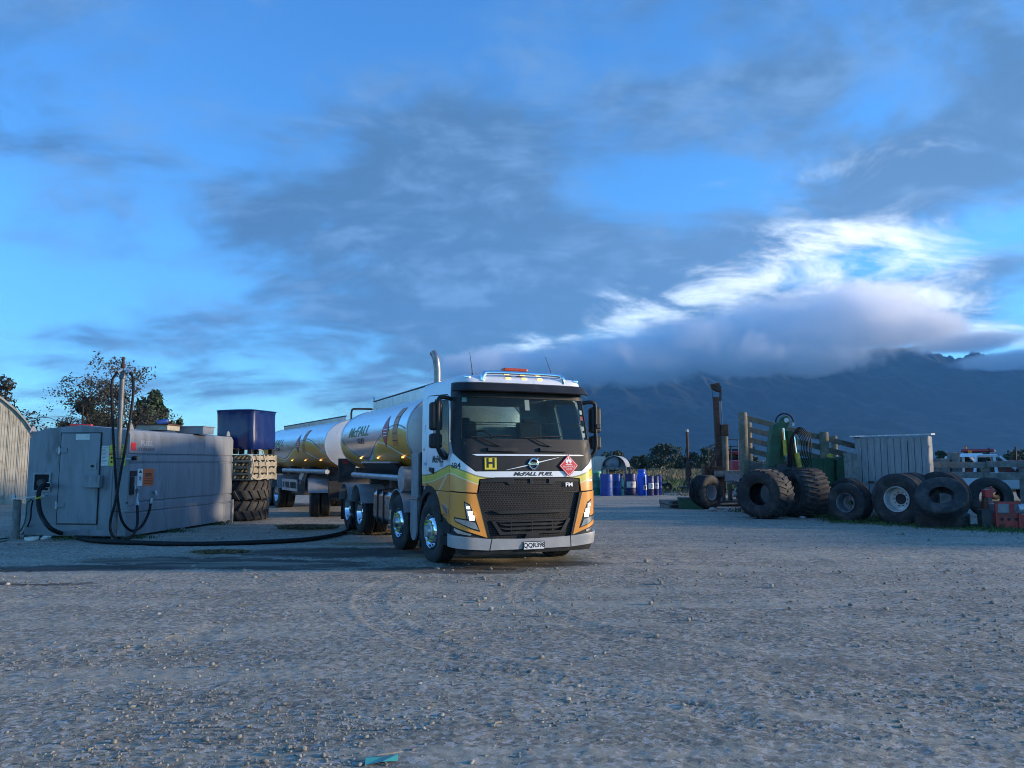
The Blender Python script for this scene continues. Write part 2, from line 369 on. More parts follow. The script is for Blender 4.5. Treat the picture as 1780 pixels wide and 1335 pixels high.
# ------------------------------------------------------------------ ground
def ground_material(stains=True):
    m = bpy.data.materials.new('gravel_ground'); m.use_nodes = True; nt = m.node_tree; b = nt.nodes['Principled BSDF']
    pos = new(nt, 'ShaderNodeNewGeometry').outputs['Position']; x, y, z = sepxyz(nt, pos); flat = comb(nt, x, y, 0)
    big = noise(nt, flat, .22, 4, .6, .6); mid = noise(nt, flat, 1.6, 5, .65, .4); fine = noise(nt, flat, 14, 6, .7); grit = noise(nt, flat, 70, 4, .75)
    vor = new(nt, 'ShaderNodeTexVoronoi', {'Vector': flat, 'Scale': 30.})
    cell = E(nt, sepxyz(nt, vor.outputs['Color'])[0].v)
    c = mixc(nt, big.step(.35, .68), (.325, .29, .205), (.4, .36, .26))
    c = mixc(nt, mid.step(.42, .7) * .7, c, (.43, .395, .295))
    c = mixc(nt, fine.step(.42, .72) * .4, c, (.19, .168, .138))
    c = mixc(nt, cell.step(.66, .9) * .7, c, (.56, .53, .48))
    c = mixc(nt, (1 - cell).step(.62, .9) * .75, c, (.15, .135, .118))
    c = mixc(nt, grit.step(.35, .75), mixc(nt, 1, c, (.58, .58, .6), 'MULTIPLY'), mixc(nt, 1, c, (1.3, 1.3, 1.28), 'MULTIPLY'))
    if stains:
        ae = comb(nt, x + (mid - .5) * 1.3, y + (mid - .5) * 1.0, 0)
        def patch(px, py, rx, ry, rot=0.):
            mp = new(nt, 'ShaderNodeMapping', {'Vector': ae, 'Location': (px, py, 0), 'Rotation': (0, 0, rot), 'Scale': (rx * 1.5, ry * 1.5, 1)}, vector_type='TEXTURE')
            return E(nt, new(nt, 'ShaderNodeTexGradient', {'Vector': mp.outputs[0]}, gradient_type='SPHERICAL').outputs['Fac'])
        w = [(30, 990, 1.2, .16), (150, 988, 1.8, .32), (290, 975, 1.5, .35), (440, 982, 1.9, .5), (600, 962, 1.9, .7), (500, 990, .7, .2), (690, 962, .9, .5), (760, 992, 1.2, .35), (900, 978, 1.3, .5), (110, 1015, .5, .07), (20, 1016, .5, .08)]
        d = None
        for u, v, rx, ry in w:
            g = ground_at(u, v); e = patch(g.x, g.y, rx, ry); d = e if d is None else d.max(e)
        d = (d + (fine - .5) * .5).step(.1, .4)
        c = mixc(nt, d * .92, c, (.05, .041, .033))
        s = None
        for u, v, rx, ry in [(385, 962, .6, .35), (530, 920, .8, .6), (650, 905, .8, .5), (620, 945, .7, .4), (860, 970, 1.6, .5)]:
            g = ground_at(u, v); e = patch(g.x, g.y, rx, ry); s = e if s is None else s.max(e)
        c = mixc(nt, (s + (fine - .5) * .7).step(.2, .5) * .75, c, (.2, .15, .06))
    nt.links.new(c, b.inputs['Base Color']); b.inputs['Roughness'].default_value = .9; b.inputs['Specular IOR Level'].default_value = .25
    lane = noise(nt, new(nt, 'ShaderNodeMapping', {'Vector': flat, 'Rotation': (0, 0, R(24)), 'Scale': (.16, 1.1, 1)}).outputs[0], 1.4, 5, .6, .5)
    c = mixc(nt, lane.step(.46, .68) * .5, c, (.42, .38, .29))
    c = mixc(nt, (1 - lane).step(.52, .7) * .35, c, (.2, .18, .145))
    nt.links.new(c, b.inputs['Base Color'])
    h = (fine * .4 + grit * .35 + cell * .35 + mid * .2) * lane.step(.4, .7, 1., .45)
    bn = new(nt, 'ShaderNodeBump', {'Height': h, 'Strength': .9, 'Distance': .011}); nt.links.new(bn.outputs[0], b.inputs['Normal'])
    return m
GRAVEL = ground_material()
def make_ground():
    m = MB(); n = 48
    m.add([(0, 0, -.06)] + [(9000 * math.cos(k * 2 * math.pi / n), 9000 * math.sin(k * 2 * math.pi / n), -.06) for k in range(n)], [(0, 1 + k, 1 + (k + 1) % n) for k in range(n)])
    GR = M('pasture_ground', (.06, .062, .03), .9, 0, .4, .05, dirt=(.11, .09, .05), dirt_amt=.5, ds=.08)
    m.build('ground', GR, kind='structure')
    yy = np.geomspace(1.6, 46, 560); tt = np.linspace(-1.15, 1.15, 640)
    Y, T = np.meshgrid(yy, tt, indexing='ij'); X = T * (Y + 1.5)
    Z = .035 * fbm(X * .35, Y * .35, 3) + .012 * fbm(X * 3, Y * 3, 4) + .007 * np.maximum(fbm(X * 14, Y * 14, 3, .6), -.1)
    Z += .008 * np.maximum(fbm(X * 40, Y * 40, 2, .7), 0) * np.clip(14 / Y, 0, 1)
    # wheel tracks pressed into the grit
    def track(pts, w=.36, depth=.007, pitch=.09):
        nonlocal Z
        P = np.array([(p.x, p.y) for p in curve_pts([(a, b, 0) for a, b in pts], 14)]); S = np.concatenate([[0], np.cumsum(np.hypot(*np.diff(P, axis=0).T))])
        bd = np.full(X.shape, 9.); bs = np.zeros(X.shape); bo = np.zeros(X.shape)
        for i in range(len(P) - 1):
            a, b = P[i], P[i + 1]; ab = b - a; L = np.hypot(*ab)
            t = np.clip(((X - a[0]) * ab[0] + (Y - a[1]) * ab[1]) / L ** 2, 0, 1)
            dx, dy = X - a[0] - t * ab[0], Y - a[1] - t * ab[1]; d = np.hypot(dx, dy)
            k = d < bd; bd = np.where(k, d, bd); bs = np.where(k, S[i] + t * L, bs); bo = np.where(k, (dx * ab[1] - dy * ab[0]) / L, bo)
        wgt = np.clip((w / 2 - bd) / .05, 0, 1)
        Z += wgt * (-.5 * depth + depth * .55 * np.sign(np.sin(bo / w * 2 * np.pi * 4.5))) + np.exp(-((bd - w / 2 - .04) / .04) ** 2) * depth * .7
    for pts in ([(-1.6, 11.4), (-1.75, 9.6), (-1.2, 7.9), (.1, 6.2), (2.2, 4.6)], [(.35, 11.2), (.15, 9.6), (.6, 8.2), (1.7, 6.9), (3.6, 5.5)],
                [(-5, 7.2), (-2, 6.6), (1, 5.9), (4.2, 5.2)], [(-6.5, 9.6), (-3, 8.7), (1, 7.6), (5, 6.9), (9, 6.6)], [(1.5, 13.5), (4, 13), (8, 13.6), (13, 15)], [(1.5, 15.2), (4.5, 14.8), (8, 15.4), (14, 17)]):
        track(pts)
    fade = np.clip((46 - Y) / 8, 0, 1); Z = Z * fade + .002
    grid_object('gravel_yard', X, Y, Z, GRAVEL, kind='structure')
    # loose stones
    N = 34000; t0 = rng.random(N)
    vv = 925 + (1420 - 925) * t0 ** .8; uu = rng.uniform(-350, 2130, N)
    gx = (uu - 890) / FPX; dz = (667.5 - vv) / FPX
    dy = math.cos(PITCH) - dz * math.sin(PITCH); dzz = math.sin(PITCH) + dz * math.cos(PITCH); k = -EYE / dzz
    px, py = gx * k, dy * k
    clus = fbm(px * .9, py * .9, 3); keep = rng.random(N) < np.clip(.45 + clus * 1.3, .08, 1); px, py = px[keep], py[keep]; N = len(px)
    size = np.clip(.0058 * np.exp(rng.normal(0, .55, N)), .003, .03) * np.clip(py / 7, .85, 1.8)
    bm = bmesh.new(); bmesh.ops.create_icosphere(bm, subdivisions=1, radius=1); base = np.array([v.co[:] for v in bm.verts]); tri = np.array([[v.index for v in f.verts] for f in bm.faces]); bm.free()
    out, of = [], []
    ang = rng.random(N) * 6.283; sc3 = np.stack([rng.uniform(.8, 1.5, N), rng.uniform(.6, 1.1, N), rng.uniform(.4, .8, N)], 1)
    jit = rng.uniform(.75, 1.2, (N, len(base), 1)); V = base[None] * jit * sc3[:, None] * size[:, None, None]
    c, s = np.cos(ang)[:, None], np.sin(ang)[:, None]
    x2 = V[..., 0] * c - V[..., 1] * s + px[:, None]; y2 = V[..., 0] * s + V[..., 1] * c + py[:, None]; z2 = V[..., 2] + (size * .25 + .004)[:, None]
    co = np.stack([x2, y2, z2], -1); n = len(base)
    tone = rng.random(N)
    for nm, lo, hi, cc in (('a', 0, .55, (.25, .23, .185)), ('b', .55, .7, (.32, .3, .25)), ('c', .7, 1.01, (.19, .175, .155))):
        kk = (tone >= lo) & (tone < hi); q = co[kk].reshape(-1, 3); ff = (tri[None] + (np.arange(kk.sum()) * n)[:, None, None]).reshape(-1, 3)
        tri_mesh('gravel', q, ff, M('stone_' + nm, cc, .85, 0, .35, 30, bump=.3, bs=120), kind='stuff',
                 label={'a': 'loose brown grey stones scattered over the yard', 'b': 'pale loose pebbles scattered over the yard', 'c': 'dark loose stones scattered over the yard'}[nm], cat='gravel')
make_ground()

# ------------------------------------------------------------------ field, mountain, cloud on the mountain
def grass_blades(name, n, region, h, mat, label, w=.02, parent=None, lean=.35):
    """region(n) -> x, y arrays; every blade is two triangles"""
    x, y = region(n); n = len(x); hh = h * rng.uniform(.5, 1.2, n); a = rng.random(n) * 6.283; l = rng.normal(0, lean, (n, 2)) * hh[:, None]
    dx, dy = np.cos(a) * w, np.sin(a) * w
    p0 = np.stack([x - dx, y - dy, np.zeros(n)], 1); p1 = np.stack([x + dx, y + dy, np.zeros(n)], 1)
    p2 = np.stack([x + l[:, 0] * .4 + dx * .6, y + l[:, 1] * .4 + dy * .6, hh * .6], 1); p3 = np.stack([x + l[:, 0], y + l[:, 1], hh], 1)
    co = np.stack([p0, p1, p2, p3], 1).reshape(-1, 3); i = np.arange(n)[:, None] * 4
    f = np.concatenate([i + [0, 1, 2], i + [0, 2, 3]], 1).reshape(-1, 3)
    return tri_mesh(name, co, f, mat, parent, kind='stuff', label=label, cat='grass')
def make_land():
    X, Y = np.meshgrid(np.linspace(-60, 160, 90), np.geomspace(41.5, 700, 60), indexing='xy')
    Y = Y + 1.2 * np.sin(X * .3) * np.clip((Y < 45), 0, 1); Z = .02 + .05 * fbm(X * .2, Y * .2, 3)
    grid_object('field', X, Y, Z, M('field_grass', (.075, .085, .03), .9, 0, .4, .3, dirt=(.17, .135, .075), dirt_amt=.5, ds=.5), kind='structure')
    dry = M('dry_grass', (.19, .15, .08), .9, 0, .3, .6); grn = M('green_grass', (.07, .11, .03), .85, 0, .4, .6)
    def reg(x0, x1, y0, y1):
        return lambda n: (rng.uniform(x0, x1, n), y0 + (y1 - y0) * rng.random(n) ** 1.3)
    grass_blades('grass', 26000, reg(3, 70, 62, 130), .62, dry, 'tall dry tan grass along the back of the field', .05)
    grass_blades('grass', 16000, reg(2, 45, 43, 66), .3, grn, 'short green grass at the front of the field', .025)
    # mountain
    x = np.concatenate([np.linspace(-2600, -700, 30), np.linspace(-650, 4200, 480), np.linspace(4300, 9500, 50)]); d = np.linspace(0, 1, 130); D, XX = np.meshgrid(d, x, indexing='ij')
    ctl = [(-2600, 0), (-1200, 30), (-620, 150), (-200, 420), (300, 500), (700, 520), (1100, 540), (1500, 580), (1900, 600), (2150, 612), (2330, 574), (2420, 560), (2520, 556), (2600, 522), (2700, 508), (3000, 470), (3600, 420), (5000, 360), (9500, 200)]
    ridge = np.interp(x, [c[0] for c in ctl], [c[1] for c in ctl])
    ridge = ridge + 26 * fbm(x / 160, x * 0 + 3, 5, .6) + (12 + 34 * np.exp(-((x - 2420) / 420) ** 2)) * np.abs(fbm(x / 45, x * 0 + 9, 3, .6))
    YY = 2500 + D * 1600 + 120 * fbm(XX / 500, D * 3, 3)
    gul = 1 - .5 * np.abs(fbm(XX / 260 + D * 1.2, D * 2.2, 4, .55)) * (1 - D) ** .4
    ZZ = ridge[None] * (D ** 1.25) * np.where(D < .99, gul, 1) + (60 * fbm(XX / 110, YY / 110, 4) + 26 * fbm(XX / 34, YY / 34, 3, .6)) * D * (1 - D) * 1.2 - 3
    back = [(4300, .8), (5200, 0)]
    YY = np.vstack([YY] + [np.full((1, len(x)), b[0]) for b in back]); ZZ = np.vstack([ZZ] + [ridge[None] * b[1] - 5 for b in back]); XX = np.vstack([XX, XX[:2]])
    grid_object('mountain', XX, YY, ZZ, M('bush_clad_slope', (.014, .024, .016), .95, 0, .4, .004, bump=1., bs=.03, dirt=(.022, .03, .02), dirt_amt=.3, ds=.006), kind='structure')
make_land()
def make_shade_range():
    # added range, out of view, that keeps the low sun off the visible slope
    y = np.linspace(1900, 4600, 70); d = np.linspace(0, 1, 24); D, YY = np.meshgrid(d, y, indexing='ij')
    top = np.interp(y, [1900, 2300, 2900, 4000, 4600], [0, 780, 980, 980, 800]) + 40 * fbm(y / 200, y * 0 + 5, 4)
    prof = np.where(D < .5, D * 2, 2 - D * 2) ** 1.2; XX = 3150 + D * 1700 + np.maximum(YY - 3600, 0) * .5 + 100 * fbm(YY / 300, D * 3, 3)
    grid_object('added_shade_range', XX, YY, top[None] * prof - 3, MATS['bush_clad_slope'], kind='structure')
make_shade_range()

def volume_mat(name, colr, dens):
    m = bpy.data.materials.new(name); m.use_nodes = True; nt = m.node_tree; nt.nodes.clear()
    v = new(nt, 'ShaderNodeVolumePrincipled', {'Color': c4(colr), 'Density': dens, 'Anisotropy': .2})
    nt.links.new(v.outputs[0], new(nt, 'ShaderNodeOutputMaterial').inputs['Volume']); return m, nt, v
def make_cloud():
    # lumps of the bank that lies on the ridge: centre x, z, half width, half height
    Yc = 3150.
    lumps = []
    for u, v, ru, rv in [(985, 638, 120, 34), (1100, 626, 130, 40), (1230, 606, 150, 46), (1370, 582, 150, 58), (1490, 556, 130, 58), (1580, 574, 100, 26), (1670, 596, 90, 12), (1770, 626, 90, 12), (1320, 622, 200, 30), (880, 645, 120, 34)]:
        p = at(u, v, Yc); s = Yc / FPX; lumps.append((p.x, p.z, ru * s, rv * s))
    m, nt, vol = volume_mat('cloud_vapour', (.985, .99, 1.), 0.)
    pos = new(nt, 'ShaderNodeNewGeometry').outputs['Position']; tot = None
    wob = noise(nt, pos, .006, 6, .6, .4); fine = noise(nt, pos, .022, 4, .6)
    for cx, cz, rx, rz in lumps:
        mp = new(nt, 'ShaderNodeMapping', {'Vector': pos, 'Location': (cx, Yc, cz), 'Scale': (rx * 1.35, 330, rz * 1.35)}, vector_type='TEXTURE')
        e = E(nt, new(nt, 'ShaderNodeTexGradient', {'Vector': mp.outputs[0]}, gradient_type='SPHERICAL').outputs['Fac'])
        tot = e if tot is None else tot.max(e)
    d = (tot + (wob - .5) * 1.15 + (fine - .5) * .5).step(.12, .5) * tot.step(0, .1)
    nt.links.new((d * .013).v, vol.inputs['Density'])
    m.cycles.volume_step_rate = 1.0
    # the bank's outer surface: rings round the lumps
    xs = np.linspace(min(l[0] - l[2] * 1.35 for l in lumps), max(l[0] + l[2] * 1.35 for l in lumps), 70); mb = MB(); n = 18; vs = []
    for x in xs:
        hi, lo = -1e9, 1e9
        for cx, cz, rx, rz in lumps:
            q = 1 - ((x - cx) / (rx * 1.38)) ** 2
            if q > 0: hi = max(hi, cz + rz * 1.38 * math.sqrt(q)); lo = min(lo, cz - rz * 1.38 * math.sqrt(q))
        if hi < lo: hi = lo = lumps[0][1]
        c_, h_ = (hi + lo) / 2, (hi - lo) / 2
        vs += [(x, Yc + 340 * math.cos(k * 6.2832 / n), c_ + max(h_, 1) * math.sin(k * 6.2832 / n)) for k in range(n)]
    fs = [(i * n + k, i * n + (k + 1) % n, (i + 1) * n + (k + 1) % n, (i + 1) * n + k) for i in range(len(xs) - 1) for k in range(n)]
    fs += [tuple(range(n)), tuple((len(xs) - 1) * n + k for k in range(n))]
    mb.add(vs, fs); o = mb.build('clouds', m, smooth=80, kind='stuff', label='grey bank of cloud lying along the top of the mountain', cat='cloud')
make_cloud()
def make_haze():
    m, nt, vol = volume_mat('haze_air', (.17, .5, .97), 8.5e-5)
    MB().b2((-9500, -400, -2), (10500, 5400, 1060)).build('haze', m, kind='stuff', label='thin blue morning haze in the air', cat='haze')
make_haze()

# ------------------------------------------------------------------ wheels and tyres
def tyre_profile(r, w, rim, grooves=4, gd=.018, shoulder=.05):
    """closed section of a tyre: (radius, across)"""
    h = w / 2; p = [(rim, -h * .72), (rim + (r - rim) * .25, -h * .93), (rim + (r - rim) * .6, -h), (r - shoulder, -h * .96), (r - shoulder * .3, -h * .88), (r, -h * .8)]
    if grooves:
        gw = w * .04; xs = np.linspace(-h * .8, h * .8, grooves + 2)[1:-1]
        for x in xs: p += [(r + .004, x - gw), (r - gd, x - gw * .8), (r - gd, x + gw * .8), (r + .004, x + gw)]
    p += [(r, h * .8), (r - shoulder * .3, h * .88), (r - shoulder, h * .96), (rim + (r - rim) * .6, h), (rim + (r - rim) * .25, h * .93), (rim, h * .72), (rim + .03, h * .6), (r - .06, h * .7), (r - .06, -h * .7), (rim + .03, -h * .6)]
    return p
def truck_wheel(parent, x, y, side, r=.52, w=.3, steer=0., front=True, dual=False):
    """side -1: outside faces local -Y"""
    hub = bpy.data.objects.new('wheel', None); col.objects.link(hub); hub.parent = parent; hub.location = (x, y, r); hub.rotation_euler[2] = steer; hub.empty_display_size = .1
    ax = (0, side, 0)
    MB().lathe(tyre_profile(r, w, .29, 5), ax=ax, n=48, closed=True).build('tyre', RUBBER, hub, 35)
    if dual: MB().lathe(tyre_profile(r, w, .29, 5), o=(0, -side * (w + .035), 0), ax=ax, n=48, closed=True).build('tyre', RUBBER, hub, 35)
    o = w / 2
    if front: prof = [(.292, o * .75), (.285, o * .95), (.27, o * .6), (.262, o * .3), (.25, o * .45), (.2, o * .9), (.17, o * 1.0), (.15, o * 1.0), (.14, o * .8)]
    else: prof = [(.292, o * .75), (.285, o * .95), (.268, o * .7), (.262, -o * .7), (.24, -o * .9), (.16, -o * .9), (.13, -o * .6)]
    rim = MB().lathe(prof, ax=ax, n=40).build('rim', CHROME, hub, 40)
    for k in range(10):                                 # hand holes
        a = (k + .5) * math.pi / 5; rr = .225
        q = o * .68 if front else -o * .88
        c = Vector((math.cos(a) * rr, side * q, math.sin(a) * rr)); nrm = Vector((math.cos(a) * .55, side, math.sin(a) * .55)).normalized() if front else Vector((0, side, 0))
        MB().cyl(c - nrm * .01, c + nrm * .006, .024, n=12).build('hand_hole', BLACK, rim)
    hb = MB().lathe([(.145, o * .7 if front else -o * .7), (.14, o * 1.05 if front else o * .1), (.1, o * 1.12 if front else o * .3), (.085, o * 1.45 if front else o * .5), (.0, o * 1.5 if front else o * .55)], ax=ax, n=24)
    hb.build('hub', ALU if front else CHASSIS, hub, 35)
    nut = M('nut_indicator', (.5, .62, .12), .5, 0, .1)
    base = o * 1.0 if front else -o * .85
    for k in range(10):
        a = k * math.pi / 5; c = Vector((math.cos(a) * .165, side * base, math.sin(a) * .165)); n_ = Vector((0, side, 0))
        MB().cyl(c, c + n_ * .035, .017, .013, 6).build('wheel_nut', nut if front else CHASSIS, hub)
    return hub

# ------------------------------------------------------------------ the tanker truck (local: x forward, y to the vehicle's left, z up)
T_ANG = R(23.6); T_POS = Vector((.31, 12.05, 0))
truck = thing('tanker_truck', 'gold, white and silver four-axle fuel tanker truck facing the camera with headlights on', 'truck', T_POS, T_ANG - math.pi / 2)

_fz = [(.2, -.05), (.5, 0.), (1.2, 0.), (1.75, -.03), (1.95, -.07), (2.66, -.2), (2.9, -.24), (3.1, -.3)]
_wz = [(.2, 1.2), (.5, 1.225), (1.5, 1.235), (1.9, 1.22), (2.7, 1.15), (2.9, 1.12), (3.1, 1.08)]
def cab_pt(s, z, off=0.):
    F = float(np.interp(z, *zip(*_fz))); W = float(np.interp(z, *zip(*_wz))); r = .28; sg = 1 if s >= 0 else -1; a = abs(s); f0 = W - r
    if a < f0: p = Vector((F - .05 * (a / f0) ** 2, a, 0)); n = Vector((1, .1 * a / f0, 0)).normalized()
    elif a < f0 + r * math.pi / 2:
        t = (a - f0) / r; p = Vector((F - .05 - r + r * math.cos(t), f0 + r * math.sin(t), 0)); n = Vector((math.cos(t) + .1 * math.cos(t), math.sin(t) + .1 * math.cos(t), 0)).normalized()
    else: p = Vector((F - .05 - r - (a - f0 - r * math.pi / 2), W, 0)); n = Vector((0, 1, 0))
    p += n * off
    return Vector((p.x, p.y * sg, z))
def X2S(X): return 1.05 - X                             # where a point of the side (distance behind the front) lies along the skin
def patch(name, poly, mat, off=0., thick=.02, holes=(), parent=truck, mirror=False, smooth=45, **kw):
    """a piece of the cab's skin: outline in (s, z), optional holes, with thickness"""
    loops = [poly] + list(holes); flat = [Vector((a, b, 0)) for l in loops for a, b in l]
    tris = tessellate_polygon([[Vector((a, b, 0)) for a, b in l] for l in loops])
    lo, hi = min(p.x for p in flat), max(p.x for p in flat); zl, zh = min(p.y for p in flat), max(p.y for p in flat)
    vs, fs = slice2d([(p.x, p.y) for p in flat], tris, [x for x in np.arange(-3, 3.01, .07) if lo < x < hi], [z for z in (.5, .8, 1.2, 1.5, 1.75, 1.95, 2.15, 2.4, 2.66, 2.8, 2.9) if zl < z < zh])
    out = []
    for sg in ((1, -1) if mirror else (1,)):
        bm = bmesh.new(); outer = [bm.verts.new(cab_pt(a * sg, b, off)) for a, b in vs]; inner = [bm.verts.new(cab_pt(a * sg, b, off - thick)) for a, b in vs]
        cnt = {}
        for f in fs:
            for i in range(len(f)): k = (f[i], f[(i + 1) % len(f)]); cnt[k] = cnt.get(k, 0) + 1
        for f in fs:
            try: bm.faces.new([outer[i] for i in f]); bm.faces.new([inner[i] for i in f][::-1])
            except ValueError: pass
        for (a, b), c in list(cnt.items()):
            if (b, a) not in cnt:
                try: bm.faces.new([outer[b], outer[a], inner[a], inner[b]])
                except ValueError: pass
        bmesh.ops.recalc_face_normals(bm, faces=bm.faces)
        me = bpy.data.meshes.new(name); bm.verts.index_update(); uvs = [(abs(a), b) for a, b in vs] * 2
        bm.to_mesh(me); bm.free(); ul = me.uv_layers.new(name='UVMap')
        for l in me.loops: ul.data[l.index].uv = uvs[l.vertex_index]
        me.materials.append(mat)
        if smooth: me.polygons.foreach_set('use_smooth', [True] * len(me.polygons)); me.set_sharp_from_angle(angle=R(smooth))
        out.append(link(name, me, parent, **kw))
    return out[0] if len(out) == 1 else out

def livery_cab():
    """white upper body, lime stripe, gold below; laid out along the skin (u) and height (v)"""
    m = bpy.data.materials.new('cab_livery'); m.use_nodes = True; nt = m.node_tree; b = nt.nodes['Principled BSDF']
    u, v, _ = sepxyz(nt, new(nt, 'ShaderNodeUVMap', uv_map='UVMap').outputs[0])
    fc = nt.nodes.new('ShaderNodeFloatCurve'); pts = [(.0, 1.405), (.6, 1.405), (.88, 1.44), (1.1, 1.52), (1.35, 1.60), (1.7, 1.555), (2.3, 1.46), (2.9, 1.43)]
    cv = fc.mapping.curves[0]; fc.mapping.use_clip = False
    cv.points[0].location = (pts[0][0] / 3, pts[0][1] / 3); cv.points[1].location = (pts[-1][0] / 3, pts[-1][1] / 3)
    for a, c in pts[1:-1]: cv.points.new(a / 3, c / 3)
    fc.mapping.update(); nt.links.new((u / 3.).v, fc.inputs[1]); e = E(nt, fc.outputs[0]) * 3.
    d = e - v                                            # depth below the stripe's upper edge
    nz = noise(nt, new(nt, 'ShaderNodeTexCoord').outputs['Object'], 3, 5)
    c = mixc(nt, d.step(-.01, .0), (.74, .76, .78), (.25, .22, .08))
    c = mixc(nt, d.step(.012, .022), c, mixc(nt, d.step(.02, .12), (.7, .55, .04), (.58, .5, .05)))
    c = mixc(nt, d.step(.118, .123), c, (.72, .66, .42))
    c = mixc(nt, d.step(.13, .14), c, mixc(nt, d.step(.2, .8), (.78, .32, .055), (.78, .29, .04)))
    k = ((u * 1.0 + v * 1.6) - 3.86).abs()              # a pale swoosh across the door
    c = mixc(nt, (1 - k.step(.015, .05)) * d.step(-.1, .05) * (1 - v.step(1.5, 1.6)) * u.step(1.45, 1.6) * .5, c, (.8, .8, .7))
    c = mixc(nt, nz.step(.55, .8) * .12, c, (.3, .26, .2))
    gr = noise(nt, new(nt, 'ShaderNodeMapping', {'Vector': new(nt, 'ShaderNodeTexCoord').outputs['Object'], 'Scale': (5, 5, 1.6)}).outputs[0], 2.6, 7, .65)
    c = mixc(nt, gr.step(.5, .72) * (1.5 - v).m('MAXIMUM', 0.) * .5, c, (.22, .18, .13))
    nt.links.new(c, b.inputs['Base Color']); b.inputs['Roughness'].default_value = .36; b.inputs['Coat Weight'].default_value = .5; b.inputs['Coat Roughness'].default_value = .1
    return m
LIV = livery_cab()
GOLD = M('gold_paint', (.76, .3, .045), .34, 0, .06, 2, coat=.5, dirt=(.3, .2, .1), dirt_amt=.15)
SILVER = M('silver_bumper', (.42, .43, .45), .4, .35, .08, 3, dirt=(.3, .28, .25), dirt_amt=.3)
def grille_mat():
    m = bpy.data.materials.new('grille_mesh'); m.use_nodes = True; nt = m.node_tree; b = nt.nodes['Principled BSDF']
    u, v, _ = sepxyz(nt, new(nt, 'ShaderNodeTexCoord').outputs['Object']); _, y, z = sepxyz(nt, new(nt, 'ShaderNodeTexCoord').outputs['Object'])
    br = new(nt, 'ShaderNodeTexBrick', {'Vector': comb(nt, y, z, 0), 'Scale': 1., 'Brick Width': .045, 'Row Height': .032, 'Mortar Size': .0075, 'Mortar Smooth': .3, 'Color1': (.006, .006, .007, 1), 'Color2': (.008, .008, .009, 1), 'Mortar': (.03, .031, .034, 1)})
    nt.links.new(br.outputs[0], b.inputs['Base Color']); b.inputs['Roughness'].default_value = .6; b.inputs['Specular IOR Level'].default_value = .2
    bn = new(nt, 'ShaderNodeBump', {'Height': br.outputs[1], 'Strength': 1., 'Distance': .012}); nt.links.new(bn.outputs[0], b.inputs['Normal'])
    return m
GRILLE = grille_mat()

